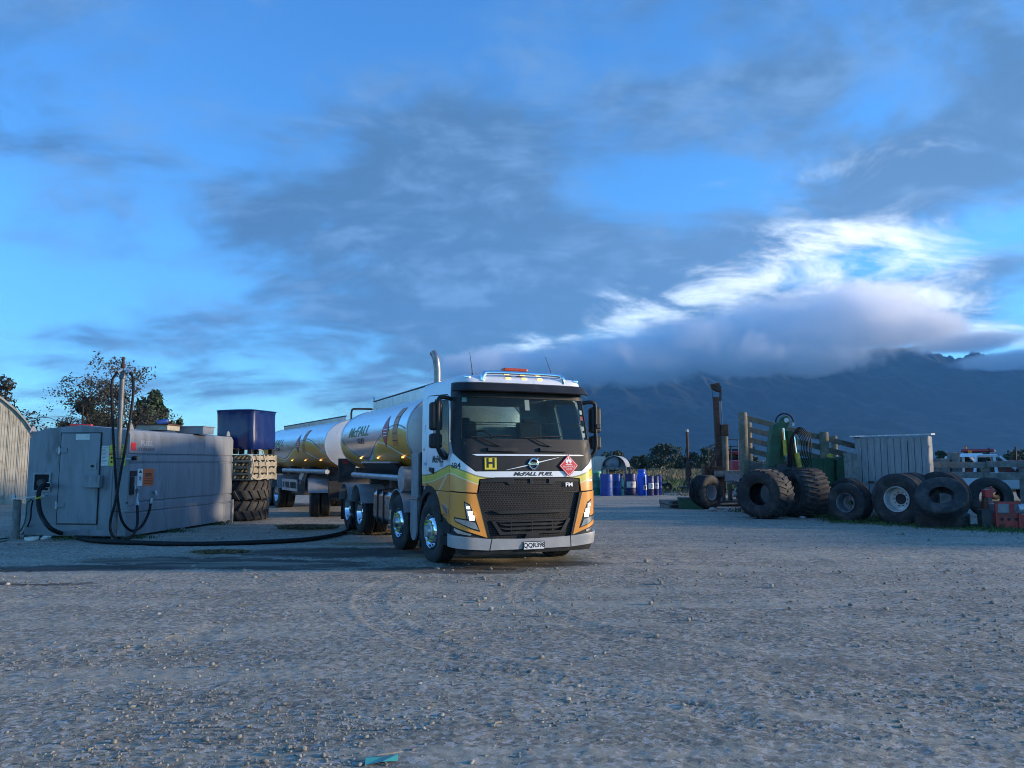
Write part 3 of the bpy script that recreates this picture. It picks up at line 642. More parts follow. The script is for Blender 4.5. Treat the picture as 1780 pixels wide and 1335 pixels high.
SATIN = M('satin_silver', (.78, .78, .78), .4, .3, .04)
def make_cab():
    # --- skin
    patch('body_panel', [(-1.39, 1.215), (-.90, 1.185), (-.86, 1.39), (-.6, 1.415), (.6, 1.415), (.88, 1.39), (.90, 1.185), (1.39, 1.215), (1.39, 1.72), (1.3, 1.79), (.92, 1.505), (-.92, 1.505), (-1.3, 1.79), (-1.39, 1.72)], LIV, 0, .03, label='painted front band with white, lime and gold stripes')
    fp = patch('front_panel', [(-.905, 1.51), (.905, 1.51), (1.29, 1.8), (1.33, 1.985), (-1.33, 1.985), (-1.29, 1.8)], DGREY, .004, .03)
    gp = patch('headlight_panel', [(.905, 1.165), (1.36, 1.195), (1.365, .71), (1.02, .6), (.72, .5)], GOLD, .012, .05, mirror=True)
    patch('corner_trim', [(1.37, .705), (1.02, .592), (.74, .505), (1.37, .545)], BLACK, -.01, .04, mirror=True)
    bp = patch('bumper', [(-1.42, .56), (-.72, .49), (-.3, .475), (.3, .475), (.72, .49), (1.42, .56), (1.42, .37), (.7, .315), (-.7, .315), (-1.42, .37)], SILVER, .035, .09)
    patch('spoiler', [(-1.3, .36), (1.3, .36), (1.1, .25), (-1.1, .25)], BLACK, .0, .06)
    patch('bumper_joint', [(.66, .50), (.675, .50), (.70, .31), (.685, .31)], BLACK, .0365, .01, parent=bp, mirror=True)
    gr = patch('grille', [(-.88, 1.16), (.88, 1.16), (.69, .46), (-.69, .46)], GRILLE, -.03, .03)
    patch('grille_surround', [(.86, 1.175), (.905, 1.165), (.72, .47), (.68, .47)], BLACK, .016, .05, parent=gr, mirror=True)
    patch('seam', [(-1.4, 1.215), (-.9, 1.165), (.9, 1.165), (1.4, 1.215), (1.4, 1.195), (.9, 1.19), (-.9, 1.19), (-1.4, 1.195)], BLACK, -.02, .02, parent=gr)
    g2 = patch('upper_grille', [(-.87, 1.19), (.87, 1.19), (.85, 1.385), (.58, 1.412), (-.58, 1.412), (-.83, 1.385)], GRILLE, -.012, .03)
    patch('grille_lip', [(-.85, 1.37), (-.6, 1.40), (.6, 1.40), (.85, 1.37), (.85, 1.335), (.42, 1.34), (.38, 1.3), (-.38, 1.3), (-.42, 1.34), (-.85, 1.335)], DGREY, .008, .03, parent=g2,
          holes=[[(-.3, 1.385), (-.3, 1.315), (-.03, 1.315), (-.03, 1.385)], [(.03, 1.385), (.03, 1.315), (.3, 1.315), (.3, 1.385)]])
    for i, (w, z, h) in enumerate([(.66, .885, .05), (.66, .745, .03), (.56, .69, .032), (.55, .63, .032)]):
        patch('grille_bar', [(-w, z + h / 2), (w, z + h / 2), (w - .12, z - h / 2), (-w + .12, z - h / 2)], DGREY, .02, .045, parent=gr)
    patch('grille_bar', [(-.68, .76), (-.62, .76), (-.5, .58), (.5, .58), (.62, .76), (.68, .76), (.54, .545), (-.54, .545)], DGREY, .022, .05, parent=gr)
    for k in (-.35, 0., .35):
        patch('grille_strut', [(k - .008, .75), (k + .008, .75), (k + .008, .58), (k - .008, .58)], DGREY, .012, .03, parent=gr)
    patch('tow_cover', [(-.1, .55), (.1, .55), (.14, .475), (-.14, .475)], BLACK, .03, .05, parent=gr)
    patch('lower_grille_lip', [(-.68, .5), (-.5, .47), (.5, .47), (.68, .5), (.66, .455), (-.66, .455)], BLACK, .02, .05, parent=gr)
    # --- pillars, header, door
    patch('pillar', [(1.09, 2.66), (1.33, 2.66), (1.36, 1.985), (1.12, 1.985)], BLACK, .002, .05, mirror=True)
    hd = patch('header', [(-1.34, 2.66), (1.34, 2.66), (1.34, 2.905), (-1.34, 2.905)], BLACK, .006, .05)
    patch('body_panel', [(1.36, 2.905), (2.86, 2.905), (2.86, 1.25), (2.60, 1.25), (2.60, 2.74), (2.5, 2.79), (1.5, 2.74), (1.36, 2.66)], LIV, 0, .04, mirror=True)
    win = [(1.47, 2.62), (2.12, 2.68), (2.2, 2.62), (2.2, 2.02), (1.52, 1.72), (1.43, 1.8)]
    dr = patch('door', [(1.405, 2.64), (1.52, 2.725), (2.5, 2.775), (2.59, 2.73), (2.59, 1.30), (2.4, 1.24), (2.15, 1.2), (1.405, 1.2)], LIV, 0, .05, holes=[win], mirror=True)
    for d_, sg in zip(dr, (1, -1)):
        g = [(a * sg, b) for a, b in win]
        patch('window', g, GLASS, -.02, .008, parent=d_)
        fr = [(1.45, 2.64), (2.13, 2.7), (2.22, 2.64), (2.22, 2.0), (1.52, 1.69), (1.41, 1.79)]
        patch('window_frame', [(a * sg, b) for a, b in fr], BLACK, .003, .03, holes=[g], parent=d_)
        patch('handle', [(X2S(-1.12) * sg, 1.55), (X2S(-1.33) * sg, 1.56), (X2S(-1.33) * sg, 1.5), (X2S(-1.12) * sg, 1.46)], BLACK, .03, .03, parent=d_)
    # side below the door down to the wheel arch
    sp = patch('side_panel', [(1.41, 1.19), (2.12, 1.19), (X2S(-1.0), 1.0), (X2S(-.86), .87), (1.41, .70)], LIV, 0, .04, mirror=True)
    ar = [(X2S(-1.37 + math.cos(t) * .66), .52 + math.sin(t) * .74) for t in np.linspace(.3, math.pi - .15, 16)]
    ar2 = [(X2S(-1.37 + math.cos(t) * .57), .52 + math.sin(t) * .63) for t in np.linspace(math.pi - .15, .3, 16)]
    patch('wheel_arch', ar + ar2, BLACK, .012, .25, mirror=True)
    patch('step', [(1.41, .69), (X2S(-.86), .85), (X2S(-.76), .55), (1.41, .52)], BLACK, -.01, .2, mirror=True)
    patch('step', [(1.40, .51), (X2S(-.76), .5), (X2S(-.82), .36), (1.40, .37)], DGREY, -.0, .25, mirror=True)
    # --- glass
    ws = patch('windscreen', [(-1.11, 1.985), (1.11, 1.985), (1.09, 2.66), (-1.09, 2.66)], GLASS, -.006, .006)
    patch('windscreen_band', [(-1.11, 2.01), (1.11, 2.01), (1.11, 1.97), (-1.11, 1.97)], BLACK, .006, .01, parent=ws)
    patch('windscreen_band', [(-1.1, 2.275), (1.1, 2.275), (1.1, 2.262), (-1.1, 2.262)], BLACK, -.06, .01, parent=ws)
    patch('windscreen_band', [(-1.1, 2.235), (1.1, 2.235), (1.1, 2.226), (-1.1, 2.226)], BLACK, -.06, .01, parent=ws)
    patch('sticker', [(-.03, 2.64), (.05, 2.64), (.05, 2.47), (-.03, 2.47)], PAPER, -.012, .003, parent=ws)
    for z0 in (2.33, 2.43, 2.16, 2.05): patch('sticker', [(1.0, z0), (1.07, z0), (1.07, z0 + .07), (1.0, z0 + .07)], PAPER if z0 < 2.3 or z0 > 2.4 else REDP, -.012, .003, parent=ws)
    patch('sticker', [(-1.08, 2.655), (-1.0, 2.655), (-1.0, 2.58), (-1.08, 2.58)], M('pale_green_sticker', (.45, .6, .5), .5), -.012, .003, parent=ws)
    # --- visor and roof
    vm = MB(); vs = []
    for s in np.linspace(-1.16, 1.16, 24):
        sk = .0 if abs(s) < .95 else (abs(s) - .95) * .35
        vs += [cab_pt(s, 2.90, .02), cab_pt(s, 2.88, .13 - sk), cab_pt(s, 2.76, .19 - sk), cab_pt(s, 2.745, .17 - sk), cab_pt(s, 2.86, .02)]
    n = 5; vm.add(vs, [(i * n + k, i * n + (k + 1) % n, (i + 1) * n + (k + 1) % n, (i + 1) * n + k) for i in range(23) for k in range(n)] + [tuple(range(n)), tuple(23 * n + k for k in range(n))])
    vm.build('sun_visor', DGREY, truck, 30)
    rf = MB(); rings = [(2.9, 0, 0), (2.945, .0, .02), (2.99, .03, .07), (3.02, .09, .16), (3.045, .2, .35), (3.06, .4, .6)]
    ss = np.linspace(-2.86, 2.86, 81); vs = []
    for z, o, fr in rings:
        for s in ss:
            p = cab_pt(s, 2.9, -o); p.x = max(p.x, -1.84) if False else p.x; t = min(1, max(0, (p.x + 1.84) / 1.6)); vs.append((p.x - fr * .25 * t, p.y, z))
    n = len(ss); fs = [(i * n + k, i * n + k + 1, (i + 1) * n + k + 1, (i + 1) * n + k) for i in range(len(rings) - 1) for k in range(n - 1)]
    fs.append(tuple((len(rings) - 1) * n + k for k in range(n)))
    rf.add(vs, fs); roof = rf.build('roof', WHITE, truck, 50)
    # rear wall with a window, floor, dash, seats, wheel
    X = -1.80; rw = MB()
    y0, y1, z0, z1 = -.52, .6, 2.28, 2.64
    for lo, hi in (((X, -1.2, .95), (X + .03, 1.2, z0)), ((X, -1.12, z1), (X + .03, 1.12, 2.9)), ((X, -1.15, z0), (X + .03, y0, z1)), ((X, y1, z0), (X + .03, 1.15, z1))): rw.b2(lo, hi)
    wall = rw.build('rear_wall', WHITE, truck)
    MB().b2((X + .01, y0, z0), (X + .018, y1, z1)).build('rear_window', GLASS, wall)
    lin = M('cab_lining', (.05, .052, .055), .8, 0, .2, 3)
    MB().b2((X + .031, -1.18, .96), (-.2, 1.18, 1.3)).build('cab_floor', lin, truck)
    MB().b2((X + .031, -1.1, 2.84), (-.3, 1.1, 2.87)).build('headlining', M('pale_lining', (.3, .3, .29), .9), truck)
    MB().prism([(-.2, -1.1, 1.3), (-.14, -1.1, 1.95), (-.45, -1.1, 2.0), (-.62, -1.1, 1.8), (-.6, -1.1, 1.3)], (0, 2.2, 0)).build('dashboard', BLACK, truck, bevel=.02)
    fab = M('seat_fabric', (.06, .065, .07), .9, 0, .2, 20)
    for y in (-.62, .62):
        s = MB().box((-1.15, y, 1.62), (.5, .5, .16)).build('seat', fab, truck, bevel=.05)
        MB().box((-1.42, y, 2.0), (.14, .48, .7), rot=Matrix.Rotation(-.15, 3, 'Y')).build('backrest', fab, s, bevel=.05)
        MB().box((-1.48, y, 2.36), (.1, .26, .1)).build('headrest', fab, s, bevel=.04)
    sw = [Vector((-.78, -.6, 1.98)) + Vector((math.sin(.9) * 0 + math.cos(t) * .14, math.sin(t) * .22, math.cos(t) * .17)) for t in np.linspace(0, 2 * math.pi, 24, endpoint=False)]
    w = MB(); w.tube(sw, .017, 8, closed=True); w.beam((-.78, -.81, 1.98), (-.78, -.39, 1.98), .04, .03); w.cyl((-.78, -.6, 1.98), (-.6, -.6, 1.8), .03); w.build('steering_wheel', BLACK, truck, 40)
    # --- lamps
    lens = glass_mat('lamp_lens', (.9, .92, .95), .25); refl = M('lamp_reflector', (.55, .57, .6), .2, .9, .1)
    for pn, sg in zip(gp, (1, -1)):
        out = [(1.10, 1.06), (1.01, 1.01), (.85, .6), (.98, .64), (1.24, .755), (1.255, .82), (1.06, .79)]
        h = patch('headlight', [(a * sg, b) for a, b in out], DGREY, .018, .03, parent=pn)
        patch('lamp_reflector', [(a * sg, b) for a, b in [(1.085, 1.035), (1.025, 1.0), (.93, .76), (1.045, .80)]], refl, .024, .01, parent=pn)
        for cs, cz, ww, hh in ((1.035, .965, .026, .02), (1.003, .875, .036, .034), (.982, .81, .04, .034)):
            patch('lamp', [((cs + ww) * sg, cz + hh), ((cs - ww * .8) * sg, cz + hh), ((cs - ww) * sg, cz - hh), ((cs + ww * .8) * sg, cz - hh)], WHITELIT, .03, .012, parent=pn)
        patch('indicator_lens', [(a * sg, b) for a, b in [(1.23, .80), (1.05, .77), (.93, .735), (.875, .625), (.99, .66), (1.22, .765)]], refl, .026, .01, parent=pn)
        patch('fog_lamp', [(a * sg, b) for a, b in [(1.27, .655), (1.1, .6), (.98, .565), (1.0, .545), (1.2, .575), (1.28, .62)]], refl, .0, .02)
    # chrome strip, emblem, lettering
    patch('chrome_strip', [(-.97, 1.765), (-.9, 1.745), (.9, 1.745), (.97, 1.755), (.9, 1.765), (-.9, 1.772)], SATIN, .012, .01, parent=fp)
    patch('emblem_bar', [(-.44, 1.525), (-.42, 1.525), (-.06, 1.59), (-.06, 1.607)], SATIN, .012, .01, parent=fp)
    patch('emblem_bar', [(.12, 1.635), (.12, 1.652), (.48, 1.722), (.5, 1.722)], SATIN, .012, .01, parent=fp)
    em = MB(); c = cab_pt(.03, 1.62, .02); em.tube([c + Vector((0, math.cos(t) * .075, math.sin(t) * .078)) for t in np.linspace(0, 2 * math.pi, 28, endpoint=False)], .013, 8, closed=True)
    em.b2((c.x - .008, c.y - .065, c.z - .018), (c.x + .008, c.y + .065, c.z + .018)); em.cyl(c + Vector((0, .06, .068)), c + Vector((.012, .085, .095)), .016, .004, 8)
    em.build('emblem', CHROME, fp, 40)
    def skin_text(name, txt, size, s, z, mat, shear=0., bold=0., off=.005, parent=truck, sx=1., flip=1):
        vs, fs = text_mesh(txt, size, shear, bold); xs = [v[0] for v in vs]
        vs, fs = slice2d([(x * sx, y) for x, y in vs], fs, np.arange(min(xs) * sx, max(xs) * sx, .05)[1:])
        m = MB(); m.add([cab_pt(s + x * flip, z + y, off) for x, y in vs], fs); return m.build(name, mat, parent)
    skin_text('lettering', 'VOLVO', .026, .03, 1.62, INK, 0, .001, .031, fp)
    # front skin runs towards +s for the viewer; the visible side panel runs towards +s too (rear is most negative)
    skin_text('lettering', 'McFALL FUEL', .078, .03, 1.462, INK, .35, .003, .004, sx=1.5)
    skin_text('lettering', '684', .125, -1.24, 1.59, INK, 0, .001, .004)
    skin_text('lettering', 'FM', .085, .66, 1.29, WPRINT, .0, .003, .022, g2, sx=1.3)
    skin_text('lettering', 'McFALL', .15, -X2S(-.95), 1.69, INK, .3, .006, .004, dr[1], sx=1.15)
    skin_text('lettering', 'FUEL', .075, -X2S(-.75), 1.60, INK, .2, .0, .004, dr[1])
    skin_text('lettering', 'Scully', .085, -X2S(-1.62), 1.62, M('blue_print', (.05, .16, .4), .5), .2, 0, .004)
    skin_text('lettering', '684', .06, -X2S(-1.68), 1.86, INK, .0, .0, .004)
    for i, t in enumerate(('0800 FUELING', 'MCFALL')): skin_text('lettering', t, .045, -X2S(-.56), .83 - i * .055, M('brown_print', (.25, .1, .02), .5), 0, 0, .004, sp[1])
    skin_text('lettering', '0', .2, 1.28, 1.36, WPRINT, 0, .0, .004, sx=.9); patch('lettering', [(1.02, 1.36), (1.15, 1.37), (1.15, 1.34), (1.02, 1.345)], WPRINT, .003, .002); patch('lettering', [(1.15, 1.41), (1.165, 1.41), (1.165, 1.30), (1.15, 1.30)], WPRINT, .003, .002)
    bd = MB(); q = [cab_pt(-X2S(-.7), 1.0, .006), cab_pt(-X2S(-.42), .93, .006), cab_pt(-X2S(-.42), .83, .006), cab_pt(-X2S(-.58), .9, .006)]
    bd.prism(q, (0, -.012, 0)).build('side_indicator', CHROME, sp[1])
    # hazard square and diamond, number plate
    sq = patch('hazard_square', [(-.775, 1.72), (-.585, 1.72), (-.585, 1.53), (-.775, 1.53)], YELP, .018, .008)
    skin_text('lettering', 'H', .2, -.68, 1.628, INK, 0, .006, .021, sq)
    for z in (1.527, 1.716): patch('border', [(-.785, z), (-.575, z), (-.575, z + .008), (-.785, z + .008)], INK, .02, .004, parent=sq)
    di = patch('flammable_diamond', [(.66, 1.765), (.835, 1.59), (.66, 1.415), (.485, 1.59)], REDP, .032, .008)
    patch('border', [(.66, 1.750), (.82, 1.59), (.66, 1.43), (.5, 1.59)], WPRINT, .0335, .002, parent=di, holes=[[(.66, 1.742), (.812, 1.59), (.66, 1.438), (.508, 1.59)]])
    patch('flame', [(.61, 1.635), (.6, 1.66), (.622, 1.70), (.632, 1.68), (.655, 1.735), (.676, 1.69), (.69, 1.705), (.716, 1.66), (.7, 1.63), (.68, 1.622), (.672, 1.65), (.66, 1.665), (.648, 1.65), (.64, 1.622)], WPRINT, .0335, .002, parent=di)
    patch('flame_base', [(.6, 1.612), (.72, 1.612), (.72, 1.604), (.6, 1.604)], WPRINT, .0335, .002, parent=di)
    skin_text('lettering', 'FLAMMABLE', .04, .66, 1.575, WPRINT, 0, .0, .035, di); skin_text('lettering', 'LIQUID', .036, .66, 1.535, WPRINT, 0, 0, .035, di); skin_text('lettering', '3', .036, .66, 1.46, WPRINT, 0, 0, .035, di)
    c = cab_pt(.02, .365, .05); pl = MB().b2((c.x - .006, -.165, .30), (c.x + .006, .205, .43)).build('number_plate', M('plate_black', (.02, .02, .022), .4), truck, bevel=.004)
    MB().b2((c.x + .0062, -.152, .312), (c.x + .009, .192, .418)).build('plate_face', M('plate_face', (.72, .73, .74), .35, 0, .04), pl)
    text_on('lettering', 'QQR398', .098, (c.x + .0095, .02, .369), (0, 1, 0), (0, 0, 1), INK, pl, 0, .003, .001, 1.0)
    # wipers
    for s0, s1 in ((-.62, -.08), (.25, .82)):
        wp = MB(); wp.tube([cab_pt(s0 + .12, 1.9, .03), cab_pt(s0, 1.93, .05), cab_pt(s0 - .2, 2.02, .04)], .012, 6); wp.tube([cab_pt(s0 - .35, 2.03, .025), cab_pt(s1 - .25, 2.06, .025)], .011, 6); wp.build('wiper', BLACK, truck, 40)
        b = patch('washer_box', [(s0 + .1 - .2, 1.87), (s0 + .1 + .3, 1.87), (s0 + .1 + .3, 1.81), (s0 - .1, 1.82)], BLACK, .05, .06)
    # roof furniture
    rb = MB(); z = 3.03; rb.tube(curve_pts([(-.3, -.72, 2.93), (-.3, -.70, 3.02), (-.33, -.6, 3.065), (-.32, 0, 3.07), (-.33, .6, 3.065), (-.3, .70, 3.02), (-.3, .72, 2.93)], 6), .038, 10).build('roof_bar', CHROME, truck, 50)
    for y in (-.28, 0., .28): MB().box((-.285, y, 2.985), (.05, .075, .035)).build('marker_lamp', AMBERLIT, truck, bevel=.008)
    for y in (-.95, .97): MB().box((-.38, y, 2.985), (.1, .09, .05)).build('corner_lamp', CHROME, truck, bevel=.015)
    bc = MB().box((-.55, -.06, 3.155), (.16, .42, .05)).build('beacon', M('beacon_lens', (.5, .06, .015), .25, 0, .1), truck, bevel=.015)
    [MB().b2((-.6, a, 3.05), (-.5, a + .08, 3.13)).build('beacon_foot', BLACK, bc) for a in (-.2, .0)]
    for (y, dx) in ((-.72, -.02), (.74, .06)):
        MB().tube([(-.75, y, 3.03), (-.75, y, 3.12), (-.75 - .02, y - dx - .06, 3.44)], [.02, .008, .004], 6).build('antenna', BLACK, truck, 40)
    MB().tube(curve_pts([(-1.98, -.92, 1.6), (-1.98, -.92, 2.6), (-1.98, -.92, 3.2), (-1.98, -.93, 3.36), (-2.0, -.95, 3.5), (-2.04, -.99, 3.6)], 5), .062, 14, cap=False).build('exhaust_stack', M('stack_steel', (.3, .29, .28), .35, .9, .2, dirt=(.06, .05, .045), dirt_amt=.4), truck, 50)
    # mirrors
    for sg in (-1, 1):
        ml = MB(); Y = sg * 1.4
        ml.tube(curve_pts([(-.5, sg * 1.17, 2.64), (-.44, sg * 1.34, 2.66), (-.44, Y, 2.58), (-.44, Y, 2.2), (-.44, Y, 1.88), (-.47, sg * 1.3, 1.72), (-.55, sg * 1.22, 1.72)], 6), .034, 8)
        mr = ml.build('mirror', BLACK, truck, 50)
        for z0, z1, w in ((2.14, 2.58, .2), (1.86, 2.09, .2)):
            MB().box((-.50, sg * 1.42, (z0 + z1) / 2), (.14, w, z1 - z0)).build('mirror_housing', BLACK, mr, bevel=.04)
            MB().box((-.576, sg * 1.42, (z0 + z1) / 2), (.004, w - .05, z1 - z0 - .05)).build('mirror_glass', CHROME, mr)
        if sg == 1: MB().b2((-.3, 1.30, 2.2), (-.24, 1.4, 2.28)).build('mirror_housing', BLACK, mr, bevel=.02)
make_cab()

# ------------------------------------------------------------------ tanks of the truck and the trailer
def livery_tank(name, wave, swoosh):
    """polished aluminium with printed gold wave; wave = (mean, amplitude, period, phase x)"""
    m = bpy.data.materials.new(name); m.use_nodes = True; nt = m.node_tree; b = nt.nodes['Principled BSDF']
    tc = new(nt, 'ShaderNodeTexCoord').outputs['Object']; x, y, z = sepxyz(nt, tc)
    mean, amp, per, ph = wave
    w = ((x - ph) * (2 * math.pi / per)).m('COSINE') * amp + mean
    d = w - z
    w2 = ((x - ph + swoosh) * (2 * math.pi / (per * .9))).m('COSINE') * (amp * .7) + (mean - .16)
    d2 = w2 - z
    nz = noise(nt, tc, 2.2, 5)
    gold = mixc(nt, d.step(.1, .7), (.84, .37, .05), (.7, .27, .03))
    paint = mixc(nt, d.step(.0, .16), (.74, .52, .09), gold)
    paint = mixc(nt, (1 - d2.abs().step(.012, .022)), paint, (.72, .7, .62))
    line = 1 - (d + .05).abs().step(.01, .02)
    mask = d.step(0, .008)
    colr = mixc(nt, line, mixc(nt, mask, (.82, .83, .84), paint), (.07, .13, .12))
    met = (1 - mask.max(line)) * .82 + .05
    br = noise(nt, new(nt, 'ShaderNodeMapping', {'Vector': tc, 'Scale': (.5, 1.2, 4)}).outputs[0], 1.2, 3)
    nt.links.new(mixc(nt, nz.step(.55, .85) * .15, colr, (.32, .29, .25)), b.inputs['Base Color']); nt.links.new(met.v, b.inputs['Metallic'])
    nt.links.new((mask * .05 + br * .1 + .2).v, b.inputs['Roughness'])
    bn = new(nt, 'ShaderNodeBump', {'Height': br, 'Strength': .02, 'Distance': .002}); nt.links.new(bn.outputs[0], b.inputs['Normal'])
    return m
def tank_pt(x, t, a, b_, zc, off=0.):
    n = 2.25; c, s = math.cos(t), math.sin(t); r = 1 / ((abs(c) ** n + abs(s) ** n) ** (1 / n))
    return Vector((x, (a + off) * r * c, zc + (b_ + off) * r * s))
def build_tank(par, x0, x1, a, b_, zc, mat, dish=.16):
    """barrel from x0 (front) back to x1"""
    n = 72; m = MB(); xs = [x0, x0 - .02] + list(np.linspace(x0 - .3, x1 + .3, 8)) + [x1 + .02, x1]; vs = []
    for x in xs: vs += [tank_pt(x, k * 2 * math.pi / n, a, b_, zc, 0) for k in range(n)]
    m.add(vs, [(i * n + k, i * n + (k + 1) % n, (i + 1) * n + (k + 1) % n, (i + 1) * n + k) for i in range(len(xs) - 1) for k in range(n)])
    tank = m.build('tank', mat, par, 50)
    dm = M('tank_end_paint', (.62, .62, .61), .32, .35, .06, 1.5, dirt=(.35, .32, .28), dirt_amt=.2)
    for x, sg in ((x0, 1), (x1, -1)):
        m = MB(); vs = []; rr = [1., .985, .96, .9, .8, .6, .35, .12]
        for q in rr: vs += [tank_pt(x + sg * (dish * (1 - q ** 2.2) - .01), k * 2 * math.pi / n, a * q, b_ * q, zc) for k in range(n)]
        fs = [(i * n + k, i * n + (k + 1) % n, (i + 1) * n + (k + 1) % n, (i + 1) * n + k) for i in range(len(rr) - 1) for k in range(n)] + [tuple((len(rr) - 1) * n + k for k in range(n))]
        m.add(vs, fs); m.build('tank_end', dm, tank, 60)
        MB().tube([tank_pt(x, k * 2 * math.pi / n, a, b_, zc, .006) for k in range(n)], .014, 6, closed=True).build('tank_rim', ALU, tank, 60)
    return tank
def tank_decal(par, poly_or_text, mat, xc, tc, a, b_, zc, size=None, shear=0., bold=0., lift=.006, sx=1.):
    """a print on the visible (vehicle right) flank: x towards the front, y measured round the barrel"""
    if isinstance(poly_or_text, str): vs, fs = text_mesh(poly_or_text, size, shear, bold)
    else: vs = list(poly_or_text); fs = [tuple(t) for t in tessellate_polygon([[Vector((p[0], p[1], 0)) for p in vs]])]
    ys = [p[1] for p in vs]; vs, fs = slice2d(vs, fs, (), np.arange(min(ys), max(ys), .04)[1:])
    m = MB(); m.add([tank_pt(xc + x * sx, math.pi - (tc + y / ((a + b_) / 2)), a, b_, zc, lift) for x, y in vs], fs)
    return m.build('lettering' if isinstance(poly_or_text, str) else 'hazard_panel', mat, par)
GREENT = M('lime_print', (.35, .45, .12), .4); DECRED = M('hazard_red', (.5, .05, .06), .4); DECORN = M('hazard_orange', (.62, .2, .06), .4)
def tank_prints(tank, a, b_, zc, xm, xd):
    tank_decal(tank, 'McFALL', M('olive_print', (.2, .22, .08), .4), xm, .18, a, b_, zc, .42, .3, .006, sx=1.5)
    tank_decal(tank, 'FUEL', INK, xm + .35, -.1, a, b_, zc, .22, .1, .004, sx=1.5)
    d = tank_decal(tank, [(0, .42), (.28, 0), (0, -.42), (-.28, 0)], DECRED, xd, .1, a, b_, zc)
    for y in (.05, -.03, -.11): tank_decal(d, [(-.14, y), (.14, y), (.14, y - .025), (-.14, y - .025)], WPRINT, xd, .1, a, b_, zc, lift=.009)
    p = tank_decal(tank, [(-.17, .55), (.17, .55), (.17, -.42), (-.17, -.42)], DECORN, xd + .75, .12, a, b_, zc)
    for y in (.3, .1, -.1, -.28): tank_decal(p, [(-.16, y), (.16, y), (.16, y - .018), (-.16, y - .018)], INK, xd + .75, .12, a, b_, zc, lift=.009)

def fender(par, x, y, r=.6, w=.5, t0=.35, t1=2.8, mat=None):
    m = MB(); n = 16; vs = []
    for i in range(n + 1):
        t = t0 + (t1 - t0) * i / n
        for rr in (r, r + .025):
            for yy in (y - w / 2, y + w / 2): vs.append((x + math.cos(t) * rr, yy, .52 + math.sin(t) * rr))
    fs = []
    for i in range(n):
        o = i * 4; p = o + 4; fs += [(o, o + 1, p + 1, p), (o + 2, p + 2, p + 3, o + 3), (o, p, p + 2, o + 2), (o + 1, o + 3, p + 3, p + 1)]
    fs += [(0, 2, 3, 1), (n * 4, n * 4 + 1, n * 4 + 3, n * 4 + 2)]
    m.add(vs, fs); return m.build('mudguard', mat or GREYMET, par, 40)

